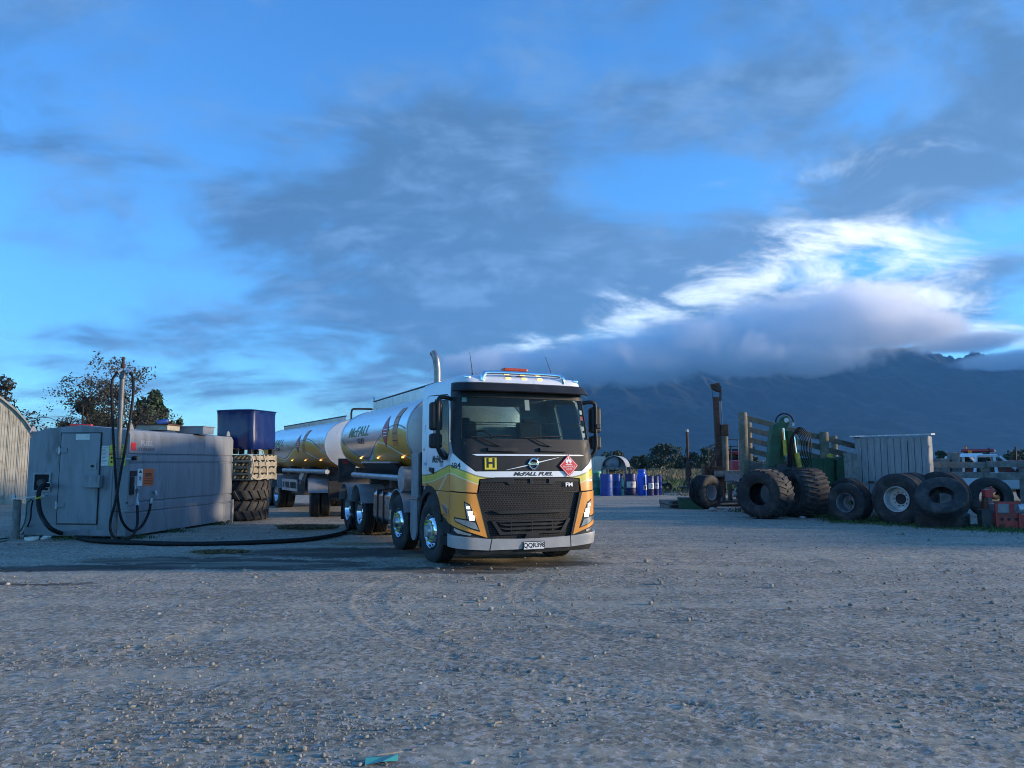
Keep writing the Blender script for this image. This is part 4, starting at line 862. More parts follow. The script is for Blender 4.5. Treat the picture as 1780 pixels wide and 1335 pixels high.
def finish_truck():
    a, b_, zc = 1.22, .8, 2.2
    tank = build_tank(truck, -2.85, -9.0, a, b_, zc, livery_tank('truck_tank_livery', (2.0, .32, 6.2, -3.75), 1.4))
    tank_prints(tank, a, b_, zc, -7.05, -4.45)
    # coaming along the top with hand rail, manholes between
    for y in (-.5, .5):
        MB().b2((-8.5, y - .012, 2.86), (-3.0, y + .012, 3.17)).build('coaming', ALU, tank)
        MB().tube([(-8.5, y, 3.19), (-3.0, y, 3.19)], .022, 8).build('top_rail', BLACK, tank, 50)
    for x in (-8.5, -3.0): MB().b2((x - .012, -.488, 2.9), (x + .012, .488, 3.15)).build('coaming_end', ALU, tank)
    MB().tube(curve_pts([(-8.55, -.45, 3.1), (-8.75, -.45, 3.3), (-8.95, -.4, 3.3), (-8.95, -.4, 3.02)], 5), .03, 8).build('grab_rail', ALU, tank, 50)
    for x in (-4, -5.6, -7.2): MB().lathe([(.28, 2.98), (.28, 3.08), (.24, 3.12), (0, 3.13)], o=(x, 0, 0), n=20).build('manhole', ALU, tank, 40)
    for x in (-3.6, -5.6, -7.3): MB().box((x, -1.08, 1.74), (.06, .03, .03)).build('side_marker', AMBERLIT, tank)
    # chassis
    for y in (-.42, .42): MB().b2((-9.3, y - .045, .82), (-.6, y + .045, 1.1)).build('chassis_rail', CHASSIS, truck)
    for x in (-1.4, -3.4, -5.0, -6.8, -8.15, -9.2): MB().b2((x - .05, -.37, .86), (x + .05, .37, 1.04)).build('cross_member', CHASSIS, truck)
    for x in (-3.3, -5, -6.8, -8.5): MB().b2((x - .08, -.95, 1.1), (x + .08, .95, 1.5)).build('tank_bearer', CHASSIS, truck)
    for x, d in ((-1.37, 0), (-3.37, 0), (-6.77, 1), (-8.14, 1)):
        for sg in (-1, 1):
            truck_wheel(truck, x, sg * (1.07 if not d else 1.07), sg, front=not d, dual=bool(d), w=.31 if not d else .28, steer=(.07 if x > -2 else .05) * (0 if d else 1))
        MB().tube([(x, -.9, .52), (x, .9, .52)], .07 if not d else .1, 10).build('axle', CHASSIS, truck, 40)
    for sg in (-1, 1):
        for x in (-3.37, -6.77, -8.14): fender(truck, x, sg * 1.0, .6, .52 if x > -4 else .6)
    # lockers, side tank with straps, pipe, hose tray
    for sg in (-1, 1):
        MB().prism([(-5.45, sg * .7, .42), (-5.45, sg * .7, 1.06), (-5.45, sg * 1.12, 1.06), (-5.45, sg * 1.2, .98), (-5.45, sg * 1.2, .5), (-5.45, sg * 1.12, .42)], (1.4, 0, 0)).build('side_tank', M('polished_side_tank', (.45, .47, .5), .22, .9, .1, dirt=(.2, .18, .16), dirt_amt=.3), truck, bevel=.03)
        for x in (-5.05, -4.55): MB().b2((x - .03, sg * 1.0, .4), (x + .03, sg * 1.215, 1.075)) .build('tank_strap', BLACK, truck)
        MB().tube([(-7.9, sg * 1.12, 1.34), (-3.2, sg * 1.12, 1.34)], .062, 12).build('hose_tube', GALV, truck, 50)
        MB().cyl((-3.12, sg * .9, 1.33), (-3.12, sg * 1.24, 1.33), .235, n=32).build('air_tank', GALV, truck, 40)
        col_ = MB().b2((-2.48, sg * .96, 1.03), (-2.08, sg * 1.23, 1.80)).build('locker', GREYMET, truck, bevel=.012)
        MB().b2((-2.07, sg * .98, .95), (-1.98, sg * 1.2, 1.82)).build('locker_seal', BLACK, truck)
        MB().b2((-2.53, sg * 1.0, 1.0), (-2.05, sg * 1.25, 1.03)).build('locker_shelf', ALU, col_)
        pl = [(-2.5, .98)] + [(-2.3 + .2 * math.cos(t), .5 + .22 * math.sin(t)) for t in np.linspace(math.pi, 2 * math.pi, 12)] + [(-2.1, .98)]
        MB().prism([(x, sg * 1.2, z) for x, z in pl], (0, sg * .03, 0)).build('locker_plate', GREYMET, col_)
        MB().b2((-2.04, sg * .7, .18), (-2.0, sg * 1.2, 1.02)).build('mud_flap', BLACK, truck)
        MB().prism([(-6.9, sg * 1.0, 1.62), (-6.9, sg * 1.14, 1.62), (-6.9, sg * .95, 1.38), (-6.9, sg * .8, 1.38)], (2.9, 0, 0)).build('hose_tray', BLACK, truck)
        MB().b2((-6.85, sg * .98, 1.625), (-4.2, sg * 1.17, 1.66)).build('tray_step', GALV, truck)
        MB().b2((-9.45, sg * .75, 1.12), (-9.38, sg * 1.2, 1.74)).build('rear_guard', CHASSIS, truck)
        MB().b2((-9.37, sg * .95, 1.6), (-9.34, sg * 1.1, 1.7)).build('tail_lamp', RED, truck)
        MB().b2((-8.95, sg * .7, .2), (-8.91, sg * 1.2, .95)).build('mud_flap', BLACK, truck)
    MB().b2((-1.95, -.8, 1.05), (-1.88, .8, 1.5)).build('cab_rear_frame', CHASSIS, truck)
    MB().b2((-1.9, -.5, .4), (-.3, .5, 1.0)).build('engine_block', CHASSIS, truck, bevel=.05)
finish_truck()

TR_ANG = R(29.5)
trailer = thing('tanker_trailer', 'silver and gold four-axle tanker trailer coupled behind the fuel truck', 'trailer', (-4.45, 23.2, 0), TR_ANG - math.pi / 2)
def make_trailer():
    a, b_, zc = 1.22, .78, 2.17
    tank = build_tank(trailer, 0, -8.6, a, b_, zc, livery_tank('trailer_tank_livery', (2.03, .3, 6.6, -2.3), 1.0))
    tank_prints(tank, a, b_, zc, -6.4, -3.2)
    q = [Vector((.165 - .09 * (abs(y) + abs(z)) ** 2 * .3, y * .5, 2.2 + z * .42)) for y, z in ((0, 1), (1, 0), (0, -1), (-1, 0))]
    MB().tube(q, .012, 6, closed=True).build('placard_frame', ALU, tank)
    for y in (-.5, .5):
        MB().b2((-8.3, y - .012, 2.8), (-.3, y + .012, 3.02)).build('coaming', ALU, tank)
        MB().tube([(-8.3, y, 3.04), (-.3, y, 3.04)], .02, 8).build('top_rail', BLACK, tank, 50)
    MB().tube(curve_pts([(.05, -.45, 2.92), (.08, -.45, 3.18), (.08, -.3, 3.24), (.08, .35, 3.24), (.08, .5, 3.18), (.05, .5, 2.92)], 5), .03, 8).build('grab_rail', BLACK, tank, 50)
    for x in (-1.0, -2.8, -4.6): MB().box((x, -1.06, 1.7), (.06, .03, .03)).build('side_marker', AMBERLIT, tank)
    for y in (-.42, .42): MB().b2((-8.5, y - .045, .95), (-.2, y + .045, 1.25)).build('chassis_rail', CHASSIS, trailer)
    for x in (-.8, -3, -5.5, -8): MB().b2((x - .08, -.9, 1.2), (x + .08, .9, 1.5)).build('tank_bearer', CHASSIS, trailer)
    for x in (-.75, -2.05, -6.2, -7.5):
        for sg in (-1, 1):
            p = Vector((x, sg * 1.07, 0)); st = 0.
            if x > -3: st = R(-14); p = Vector((-1.4, 0, 0)) + Matrix.Rotation(st, 3, 'Z') @ (p - Vector((-1.4, 0, 0)))   # the front bogie is turned
            truck_wheel(trailer, p.x, p.y, sg, front=False, dual=True, w=.28, steer=st)
            f = fender(trailer, 0, 0, .6, .62); f.location = (p.x, p.y - sg * .1, 0); f.rotation_euler[2] = st
        MB().tube([(x, -.9, .52), (x, .9, .52)], .08, 10).build('axle', CHASSIS, trailer, 40)
    for sg in (-1, 1):
        MB().tube([(-5.6, sg * 1.1, 1.36), (-.1, sg * 1.1, 1.36)], .07, 12).build('hose_tube', GALV, trailer, 50)
        bx = MB()
        r = thing_part('guard_rail', trailer)
        for z in (.72, 1.02): MB().beam((-5.5, sg * 1.15, z), (-3.4, sg * 1.15, z), .04, .09).build('rail', GALV, r)
        for x in (-5.45, -5.1, -4.4, -3.45): MB().b2((x - .04, sg * 1.15 - .018, .765), (x + .04, sg * 1.15 + .018, .975)).build('post', GALV, r)
        MB().beam((-3.6, sg * 1.0, 1.02), (-3.1, sg * 1.0, 1.36), .08, .28).build('step', GALV, trailer)
        MB().beam((-3.0, sg * 1.0, 1.02), (-2.6, sg * 1.0, 1.36), .08, .2).build('step', CHASSIS, trailer)
    MB().b2((-5.2, -.9, .55), (-3.4, .9, 1.0)).build('pump_locker', CHASSIS, trailer)
    MB().b2((.2, -1.15, .62), (.26, 1.15, 1.1)).build('mud_flap', BLACK, trailer)
    for sg in (-1, 1): MB().beam((-.2, sg * .5, .8), (3.3, 0, .85), .09, .14).build('drawbar', CHASSIS, trailer)
def thing_part(name, parent, loc=(0, 0, 0), rz=0.):
    o = bpy.data.objects.new(name, None); col.objects.link(o); o.parent = parent; o.location = loc; o.rotation_euler[2] = rz; o.empty_display_size = .1; return o
make_trailer()

# ------------------------------------------------------------------ fuel store on the left
FS = thing('fuel_tank', 'grey steel fuel storage tank with a locked door and ribbed side', 'fuel tank', (-8.26, 16.59, 0), R(-6.3))
def make_fuel_tank():
    pr = [(0, .06), (0, .53), (-.03, .54), (-.03, .56), (0, .57), (0, .75), (-.03, .76), (-.03, .785), (0, .795), (0, 1.61), (-.03, 1.62), (-.03, 1.645), (0, 1.655), (0, 1.79), (-.03, 1.80), (-.03, 1.825), (0, 1.835), (0, 2.24), (-.05, 2.34), (-1.15, 2.45), (-2.0, 2.38), (-2.28, 2.28), (-2.35, 2.15), (-2.35, .06)]
    body = MB().prism([(x, 0, z) for x, z in pr], (0, 4.75, 0)).build('tank_body', TANKGREY, FS, bevel=.008)
    for y in (1.58, 3.17):
        for z0, z1 in ((.09, .52), (.81, 1.6), (1.85, 2.23)): MB().b2((0, y - .008, z0), (.004, y + .008, z1)).build('weld_seam', TANKGREY, FS)
    MB().b2((-.4, -.014, .1), (-.36, -.002, 1.5)).build('weld_seam', TANKGREY, FS)
    for y in (.25, 2.4, 4.55):
        for x in (-2.2, -.12): MB().b2((x - .06, y - .1, -.03), (x + .06, y + .1, .06)).build('skid', GALV, FS)
    MB().b2((-.02, 4.72, -.03), (.05, 4.80, .62)).build('leg', GALV, FS)
    MB().b2((-2.34, -.012, .08), (-.01, -.002, .2)).build('base_plate', TANKGREY, FS)
    # door
    d = MB().b2((-1.58, -.03, .33), (-.67, -.003, 2.27)).build('door', TANKGREY, FS, bevel=.006)
    for lo, hi in (((-1.60, -.02, .31), (-.65, -.002, .33)), ((-1.60, -.02, 2.27), (-.65, -.002, 2.29)), ((-1.60, -.02, .33), (-1.58, -.002, 2.27)), ((-.67, -.02, .33), (-.65, -.002, 2.27))):
        MB().b2(lo, hi).build('door_gap', BLACK, d)
    for z in (.72, 1.9): MB().b2((-1.68, -.05, z - .05), (-1.42, -.031, z + .05)).build('hinge', TANKGREY, d, bevel=.005); MB().cyl((-1.6, -.05, z - .08), (-1.6, -.05, z + .08), .022, n=10).build('hinge_pin', GALV, d)
    MB().b2((-.92, -.15, 1.10), (-.56, -.031, 1.37)).build('lock_box', TANKGREY, d, bevel=.012)
    MB().b2((-.9, -.045, 1.48), (-.72, -.031, 1.64)).build('latch_plate', GREYMET, d, bevel=.004)
    MB().cyl((-.81, -.045, 1.56), (-.81, -.07, 1.56), .03, n=12).build('latch', BLACK, d)
    MB().b2((-1.24, -.034, 2.13), (-.92, -.0305, 2.255)).build('notice', PAPER, d)
    # filling port with dark recess
    f = MB(); f.b2((-2.2, -.03, 1.0), (-2.16, -.002, 1.42)).b2((-1.82, -.03, 1.0), (-1.78, -.002, 1.42)).b2((-2.16, -.03, 1.38), (-1.82, -.002, 1.42)).b2((-2.16, -.03, 1.0), (-1.82, -.002, 1.04)).build('port_frame', GREYMET, FS)
    MB().b2((-2.16, -.012, 1.04), (-1.82, -.003, 1.38)).build('port_recess', M('dark_recess', (.006, .006, .007), .9), FS)
    MB().cyl((-1.98, -.013, 1.2), (-1.98, -.1, 1.2), .09, .07, 20).build('port_coupling', CHASSIS, FS, 40)
    # safety sheets
    sh = MB().b2((-.645, -.006, 1.57), (-.47, -.002, 2.0)).build('notice', PAPER, FS)
    for k in range(12): MB().b2((-.63, -.0075, 1.95 - k * .03), (-.5 - .03 * (k % 3), -.0065, 1.962 - k * .03)).build('text_line', GREYMET, sh)
    ys = MB().b2((-.46, -.006, 1.57), (-.08, -.002, 2.02)).build('warning_sheet', YELP, FS)
    MB().b2((-.46, -.0085, 1.80), (-.08, -.0065, 1.835)).build('stripe', REDP, ys)
    text_on('lettering', 'DANGER', .065, (-.27, -.007, 1.965), (1, 0, 0), (0, 0, 1), INK, ys, 0, .002, .001)
    for r_ in range(2):
        for k in range(4): MB().cyl((-.4 + k * .09, -.0065, 1.74 - r_ * .09), (-.4 + k * .09, -.009, 1.74 - r_ * .09), .026, n=10).build('pictogram', INK, ys)
    for k in range(3): MB().b2((-.43, -.0085, 1.91 - k * .03), (-.12, -.0065, 1.918 - k * .03)).build('text_line', INK, ys)
    # long side (x = 0 plane, facing +x; text runs towards +y)
    MB().b2((.001, .04, 1.9), (.005, .22, 2.07)).build('logo_square', REDP, FS)
    text_on('lettering', 'FUEL', .15, (.0, .62, 2.06), (0, 1, 0), (0, 0, 1), M('pale_print', (.42, .43, .44), .5), FS, 0, .004, .004, 1.5)
    text_on('lettering', 'STORAGE', .1, (.0, .62, 1.925), (0, 1, 0), (0, 0, 1), M('faded_dark_print', (.07, .08, .1), .5), FS, 0, .003, .004, 1.4)
    wl = MB().b2((.001, .33, 1.12), (.005, .52, 1.5)).build('notice', PAPER, FS)
    MB().prism([(.006, .36, 1.41), (.006, .49, 1.41), (.006, .425, 1.48)], (.002, 0, 0)).build('pictogram', INK, wl); MB().cyl((.005, .425, 1.29), (.008, .425, 1.29), .05, n=14).build('pictogram', GREYMET, wl)
    ow = MB().b2((.001, .53, 1.12), (.005, .95, 1.5)).build('warning_sheet', ORNP, FS, label='orange warning sheet on the ribbed side')
    text_on('lettering', 'DIESEL', .1, (.005, .74, 1.36), (0, 1, 0), (0, 0, 1), INK, ow, 0, .003, .002, .9)
    for k in range(4): MB().b2((.0055, .57, 1.27 - k * .035), (.0075, .91, 1.28 - k * .035)).build('text_line', INK, ow)
    MB().b2((.001, .05, 1.35), (.02, .28, 1.46)).build('meter', DGREY, FS, bevel=.006)
    MB().b2((.001, .02, .72), (.012, .28, 1.33)).build('pump_plate', GREYMET, FS, bevel=.004)
    MB().b2((.012, .03, .95), (.07, .13, 1.34)).build('nozzle_holster', BLACK, FS, bevel=.01)
    MB().cyl((0, .12, 1.73), (.09, .12, 1.73), .045, n=14).build('valve', BLACK, FS); MB().cyl((.09, .12, 1.73), (.13, .12, 1.73), .028, n=12).build('valve_cap', M('brass', (.5, .36, .15), .35, .9), FS)
    MB().tube([(.0, .95, .98), (.07, .95, .98), (.08, .95, .9)], .03, 10).build('outlet', GALV, FS, 40)
    # roof: lifting eyes, hatch ring
    for y in (.15, 4.6):
        e = MB(); pts = [(-.14, 2.35), (.0, 2.35), (-.03, 2.45), (-.07, 2.5), (-.11, 2.47)]; e.prism([(-.02, y + a * 1.6, z) for a, z in pts], (-.02, 0, 0)).build('lifting_eye', TANKGREY, FS)
        e = MB(); e.prism([(-2.3, y + a * 1.6, z - .06) for a, z in pts], (-.02, 0, 0)).build('lifting_eye', TANKGREY, FS)
    MB().tube(arc((-.35, 3.9, 2.42), (0, 1, 0), (0, 0, 1), .1, 0, math.pi, 10), .014, 6).build('roof_hook', BLACK, FS, 40)
make_fuel_tank()
rb = thing('roof_crate', 'low cream box with a dark lid lying on the fuel tank roof', 'box', (-8.72, 18.9, 2.42), R(-4))
MB().b2((-.38, -.3, 0), (.38, .3, .12)).build('box_body', M('cream_board', (.42, .38, .3), .8, 0, .2, 4, dirt=(.2, .15, .1), dirt_amt=.4), rb); MB().b2((-.42, -.34, .12), (.42, .34, .15)).build('lid', RUST, rb)
rb = thing('roof_crate', 'low grey box with a thin lid on the fuel tank roof', 'box', (-8.1, 19.6, 2.36), R(-4))
MB().b2((-.34, -.3, 0), (.34, .3, .17)).build('box_body', GREYMET, rb); MB().b2((-.37, -.33, .17), (.37, .33, .19)).build('lid', TANKGREY, rb)
rb = thing('canister', 'small blue and white canister lying on the cream roof box', 'canister', (-8.62, 18.9, 2.57), R(30))
MB().lathe([(0, -.14), (.06, -.14), (.065, -.1), (.065, .08), (.03, .13), (0, .14)], o=(0, 0, .065), ax=(1, 0, .25), n=16).build('canister_body', BLUEPL, rb, 40); MB().cyl((.13, 0, .1), (.17, 0, .11), .025, n=10).build('cap', WPRINT, rb)
MB().box((0, 0, .03), (.45, .12, .06)).build('red_board', RED, label='small red board lying on the fuel tank roof edge', cat='board', loc=(-9.62, 17.1, 2.43), rz=R(8), bevel=.01)

# hose mast
pole = thing('hose_mast', 'tall galvanised hose pole standing at the fuel tank corner', 'pole', (-8.36, 16.32, 0))
MB().lathe([(.0, 0), (.052, 0), (.052, 3.42), (.065, 3.43), (.065, 3.5), (.045, 3.52), (.045, 3.6), (.0, 3.6)], n=20).build('tube', M('dull_galvanised', (.15, .155, .16), .55, .5, .2, 6, dirt=(.2, .18, .16), dirt_amt=.3), pole, 40)
MB().lathe([(.03, 3.6), (.03, 3.66), (.05, 3.68), (.05, 3.74), (.03, 3.76), (.028, 3.84), (.034, 3.86), (.02, 3.9), (0, 3.9)], n=14).build('swivel', RUST, pole, 40)
for z in (.62, 1.72): MB().tube([(math.cos(t) * .066, math.sin(t) * .066, z) for t in np.linspace(0, 6.283, 16, endpoint=False)], .008, 6, closed=True).build('clamp', BLACK, pole); MB().beam((.06, .02, z), (.16, .2, z), .02, .03).build('bracket', GALV, pole)
def px_line(P, n=6): return curve_pts([at(u, v, y) for u, v, y in P], n)
def hose(name, pts, r, label, mat=HOSE, ends=True):
    t = thing(name, label, 'hose'); MB().tube(pts, r, 10).build('hose_line', mat, t, 60)
    if ends:
        for a, b in ((pts[0], pts[1]), (pts[-1], pts[-2])): MB().cyl(Vector(a), Vector(a) + (Vector(b) - Vector(a)).normalized() * .12, r * 1.35, n=12).build('coupling', GALV, t, 40)
    return t
hose('fuel_hose', px_line([(214, 642, 16.3), (204, 648, 16.24), (195, 662, 16.2), (194, 690, 16.2), (197, 760, 16.18), (201, 830, 16.15), (205, 870, 16.2), (212, 905, 16.3), (228, 922, 16.6), (246, 915, 17.0), (259, 890, 17.25), (263, 866, 17.33)]), .027, 'black hose from the mast, its left strand, curling up to the outlet')
hz = hose('fuel_hose', px_line([(221, 642, 16.3), (229, 652, 16.25), (232, 668, 16.22), (230, 700, 16.2), (221, 760, 16.15), (210, 820, 16.1), (201, 870, 16.08), (192, 905, 16.05), (194, 928, 16.02), (210, 940, 16.0), (228, 934, 16.05), (238, 915, 16.3), (239, 890, 16.55), (238, 872, 16.72)]), .027, 'black hose from the mast, its right strand, ending in the pump nozzle')
nz_ = MB(); nz_.tube([at(238, 872, 16.72), at(239, 858, 16.74), at(236, 850, 16.76)], .022, 8); nz_.tube([at(236, 851, 16.76), at(232, 838, 16.78), at(229, 835, 16.8)], .016, 8); nz_.beam(at(238, 856, 16.73), at(241, 848, 16.7), .05, .06); nz_.build('nozzle', GALV, hz, 40)
big = [at(86, 844, 16.72), at(80, 843, 16.5), at(72, 846, 16.38), at(67, 858, 16.3), at(67, 876, 16.25), at(73, 898, 16.15), at(90, 920, 16.0)]
for u, v in ((118, 934), (155, 943), (215, 947), (330, 950), (450, 947), (540, 941), (590, 932), (607, 924)):
    g = ground_at(u, v); big.append(Vector((g.x, g.y, .05)))
big += [at(610, 912, 18.1), at(610, 895, 18.4)]
dh = hose('delivery_hose', curve_pts(big, 8), .047, 'thick black delivery hose running along the ground from tank to truck')
MB().cyl(at(66, 862, 16.3), at(67, 868, 16.28), .056, n=12).build('yellow_band', YELLOW, dh)
gh = [at(55, 868, 16.6), at(47, 876, 16.5), at(45, 895, 16.4), at(40, 915, 16.3)] + [Vector((ground_at(u, v).x, ground_at(u, v).y, .02)) for u, v in ((24, 936), (2, 943), (-40, 946))]
hose('garden_hose', curve_pts(gh, 6), .016, 'thin green hose trailing off at the foot of the timber post', M('green_hose', (.03, .1, .07), .5), False)
gh = [at(57, 870, 16.6), at(54, 885, 16.4), at(52, 905, 16.3)] + [Vector((ground_at(u, v).x, ground_at(u, v).y, .02)) for u, v in ((38, 930), (10, 938), (-40, 939))]
hose('garden_hose', curve_pts(gh, 6), .016, 'thin dark hose hanging down the timber post beside the green hose', HOSE, False)
tp = thing('timber_post', 'short grey timber post beside the fuel tank with a metal shelf', 'post', (-10.62, 16.6, 0))
MB().lathe([(0, -.05), (.085, -.05), (.08, .82), (.07, .84), (0, .845)], n=14).build('post', TIMBER2, tp, 40); MB().beam((-.08, -.05, .87), (.62, .0, .93), .16, .02).build('shelf', GALV, tp); MB().cyl((-.05, -.05, .845), (-.05, -.05, .95), .04, n=10).build('tap', GALV, tp)
lid = thing('plastic_tub', 'squashed cream plastic tub lying by the fuel tank base', 'tub', (-10.15, 16.42, .0), .2)
MB().lathe([(0, 0), (.12, 0), (.14, .05), (.135, .07), (.12, .055), (0, .05)], n=20).build('tub', PAPER, lid, 40)
sc_ = thing('paper_scrap', 'torn white plastic bag beside the cream tub', 'bag', (-9.88, 16.45, 0), .4)
v = [(rng.uniform(-.12, .12), rng.uniform(-.06, .06), rng.uniform(.0, .1)) for _ in range(14)]
bm = bmesh.new(); [bm.verts.new(p) for p in v]; bmesh.ops.convex_hull(bm, input=bm.verts); me = bpy.data.meshes.new('bag'); bm.to_mesh(me); bm.free(); me.materials.append(WPRINT); link('bag', me, sc_)

# ------------------------------------------------------------------ rounded barn at the far left
def make_barn():
    b = thing('barn', 'cream corrugated round-roofed barn at the left edge', 'barn', (-19.35, 31.5, 0), R(42))
    prof = [(0, 2.35), (-.08, 2.5), (-.28, 2.85), (-.6, 3.35), (-.95, 3.75), (-1.4, 4.15), (-2.1, 4.65), (-3.0, 5.1), (-4.2, 5.45), (-5.5, 5.6), (-6.8, 5.45), (-8.0, 5.1), (-9.5, 4.2), (-10.6, 3), (-11, 2.3)]
    cl = M('cream_cladding', (.37, .345, .28), .6, 0, .12, 2, dirt=(.22, .19, .14), dirt_amt=.35)
    w = np.arange(0, -11, -.38); px_, pz = [p[0] for p in prof][::-1], [p[1] for p in prof][::-1]
    for i in range(len(w)):                                   # every sheet of cladding
        a, c = w[i] - .008, max(w[i] - .372, -10.99); za, zc = np.interp(a, px_, pz), np.interp(c, px_, pz)
        m = MB(); m.prism([(a, 0, -.05), (a, 0, za), (c, 0, zc), (c, 0, -.05)], (0, .05, 0)); m.b2((a - .03, -.018, 0), (a - .005, 0, min(za, zc)))
        for k in (.12, .22, .3): m.b2((a - k - .012, -.01, 0), (a - k + .012, 0, min(za, zc)))
        m.build('cladding_sheet', cl, b)
    m = MB(); n = len(prof); vs = [(x, -.12, z + .03) for x, z in prof] + [(x, 14, z + .03) for x, z in prof] + [(x, 14, z - .06) for x, z in prof] + [(x, -.12, z - .06) for x, z in prof]
    m.add(vs, [(i, i + 1, n + i + 1, n + i) for i in range(n - 1)] + [(n * 3 + i + 1, n * 3 + i, i, i + 1)[::-1] for i in range(n - 1)] + [(2 * n + i, 2 * n + i + 1, 3 * n + i + 1, 3 * n + i) for i in range(n - 1)])
    m.build('roof', M('barn_roof_iron', (.3, .29, .26), .5, .3, .2, 2), b, 40)
    MB().b2((-.08, .06, 0), (.0, 14, 2.35)).build('side_wall', cl, b)
    MB().beam((.05, -.02, 2.3), (.3, -.02, 1.95), .05, .12).build('gutter_end', RUST, b)
make_barn()

# ------------------------------------------------------------------ blue cover on pallets on tractor tyres
def lug_tyre(parent, r, w, rim, lugs=22, lug_h=.045, mat=RUBBER2, chevron=True, n=44, name='tyre'):
    """axis along local z, centred on z = 0"""
    p = tyre_profile(r - lug_h, w, rim, 0, shoulder=.09)
    t = MB().lathe(p, n=n, closed=True).build(name, mat, parent, 40)
    m = MB()
    for k in range(lugs):
        for sg in (-1, 1):
            a0 = 2 * math.pi * (k + (0 if sg > 0 else .5)) / lugs; st = []
            for j in range(5):
                q = j / 4; z = sg * w * (.02 + .46 * q); a = a0 + (.26 if chevron else .1) * q * 2 * math.pi / lugs * 2.2
                rr = r - lug_h - (.035 if q > .95 else 0)
                tr = Vector((-math.sin(a), math.cos(a), 0)); rd = Vector((math.cos(a), math.sin(a), 0)); hw = .5 * 2 * math.pi * r / lugs * .42
                st += [rd * (rr - .02) + tr * hw + Vector((0, 0, z)), rd * (r - (.03 if q > .95 else 0)) + tr * hw * .75 + Vector((0, 0, z)), rd * (r - (.03 if q > .95 else 0)) - tr * hw * .75 + Vector((0, 0, z)), rd * (rr - .02) - tr * hw + Vector((0, 0, z))]
            fs = [(j * 4 + i, j * 4 + (i + 1) % 4, j * 4 + 4 + (i + 1) % 4, j * 4 + 4 + i) for j in range(4) for i in range(4)] + [(0, 1, 2, 3), (16, 19, 18, 17)]
            m.add(st, fs)
    tr_ = m.build('tread', mat, t, kind='stuff'); return t
ST = Vector((-7.84, 22.35, 0))
for i, (dx, dz, rz) in enumerate(((0, 0, .3), (.04, .57, 1.1))):
    t = thing('farm_tyre', ('tractor tyre lying flat on the ground, bottom of the stack under the pallets', 'tractor tyre lying flat, upper of the two under the pallets')[i], 'tyre', ST + Vector((dx, 0, dz + .285)), rz, 'tyres under the pallet stack')
    lug_tyre(t, .78, .56, .42, 20, .03)
def make_pallet(par, w=1.2, d=1.2, dark=False):
    P1 = PALLET if not dark else TIMBER2
    for k in range(3): MB().b2((-w / 2 + k * (w - .1) / 2, -d / 2, .022), (-w / 2 + k * (w - .1) / 2 + .1, d / 2, .115)).build('bearer', P1, par)
    for z in (0, .117):
        for k in range(7 if z else 4):
            y = -d / 2 + k * (d - .1) / (6 if z else 3); MB().b2((-w / 2, y, z), (w / 2, y + .1, z + .02)).build('deck_board', P1, par)
PROT = R(-16)
for i in range(4):
    o = thing('pallet', 'wooden pallet in the stack under the blue cover, ' + ('lowest of four', 'second from the bottom', 'second from the top', 'topmost of four')[i], 'pallet', (-7.62 + rng.uniform(-.03, .03), 22.1, 1.145 + i * .178), PROT + rng.uniform(-.04, .04), 'pallets under the blue cover')
    make_pallet(o); o.scale.z = 1.25
bc_ = thing('covered_container', 'dark blue fabric-covered cube container on top of the pallet stack', 'container', (-7.64, 22.05, 1.87), PROT)
def make_cover():
    n = 14; m = MB(); ring = []
    def sq(t, r):                                          # rounded square outline
        c, s_ = math.cos(t), math.sin(t); k = (abs(c) ** 9 + abs(s_) ** 9) ** (-1 / 9); return c * k * r, s_ * k * r
    N = 64; lv = [(.14, .60), (.17, .612), (.4, .615), (.75, .61), (1.1, .607), (1.21, .62), (1.225, .645), (1.24, .62), (1.255, .5), (1.285, .25), (1.29, .03)]
    vs = []
    for i, (z, r) in enumerate(lv):
        for k in range(N):
            t = k * 2 * math.pi / N; x, y = sq(t, r); wv = .012 * math.sin(t * 9 + z * 3) + .01 * math.sin(t * 23 - z * 7) if 0 < i < 6 else 0
            vs.append((x * (1 + wv), y * (1 + wv), z + (.02 * math.sin(t * 3) if i < 2 else 0)))
    m.add(vs, [(i * N + k, i * N + (k + 1) % N, (i + 1) * N + (k + 1) % N, (i + 1) * N + k) for i in range(len(lv) - 1) for k in range(N)] + [tuple(range(N))[::-1], tuple((len(lv) - 1) * N + k for k in range(N))])
    m.build('cover', M('blue_cover', (.003, .016, .1), .3, 0, .15, 2, bump=.15, bs=8, coat=.2), bc_, 50)
    for x in (-.5, 0, .5):
        for y in (-.5, .5): MB().b2((x - .06, y - .06, 0), (x + .06, y + .06, .14)).build('foot', BLACK, bc_)
    MB().cyl((.2, -.6, .12), (.2, -.72, .12), .05, n=14).build('outlet_valve', BLACK, bc_)
make_cover()
hose('cream_hose', px_line([(427, 790, 21.2), (438, 795, 21.2), (441, 815, 21.25), (438, 828, 21.3), (446, 833, 21.35), (462, 829, 21.6), (464, 815, 21.7), (460, 798, 21.6), (456, 784, 21.5), (449, 782, 21.4)]), .02, 'cream hose looped over the pallet stack below the blue container', M('cream_hose', (.45, .4, .3), .5), False)
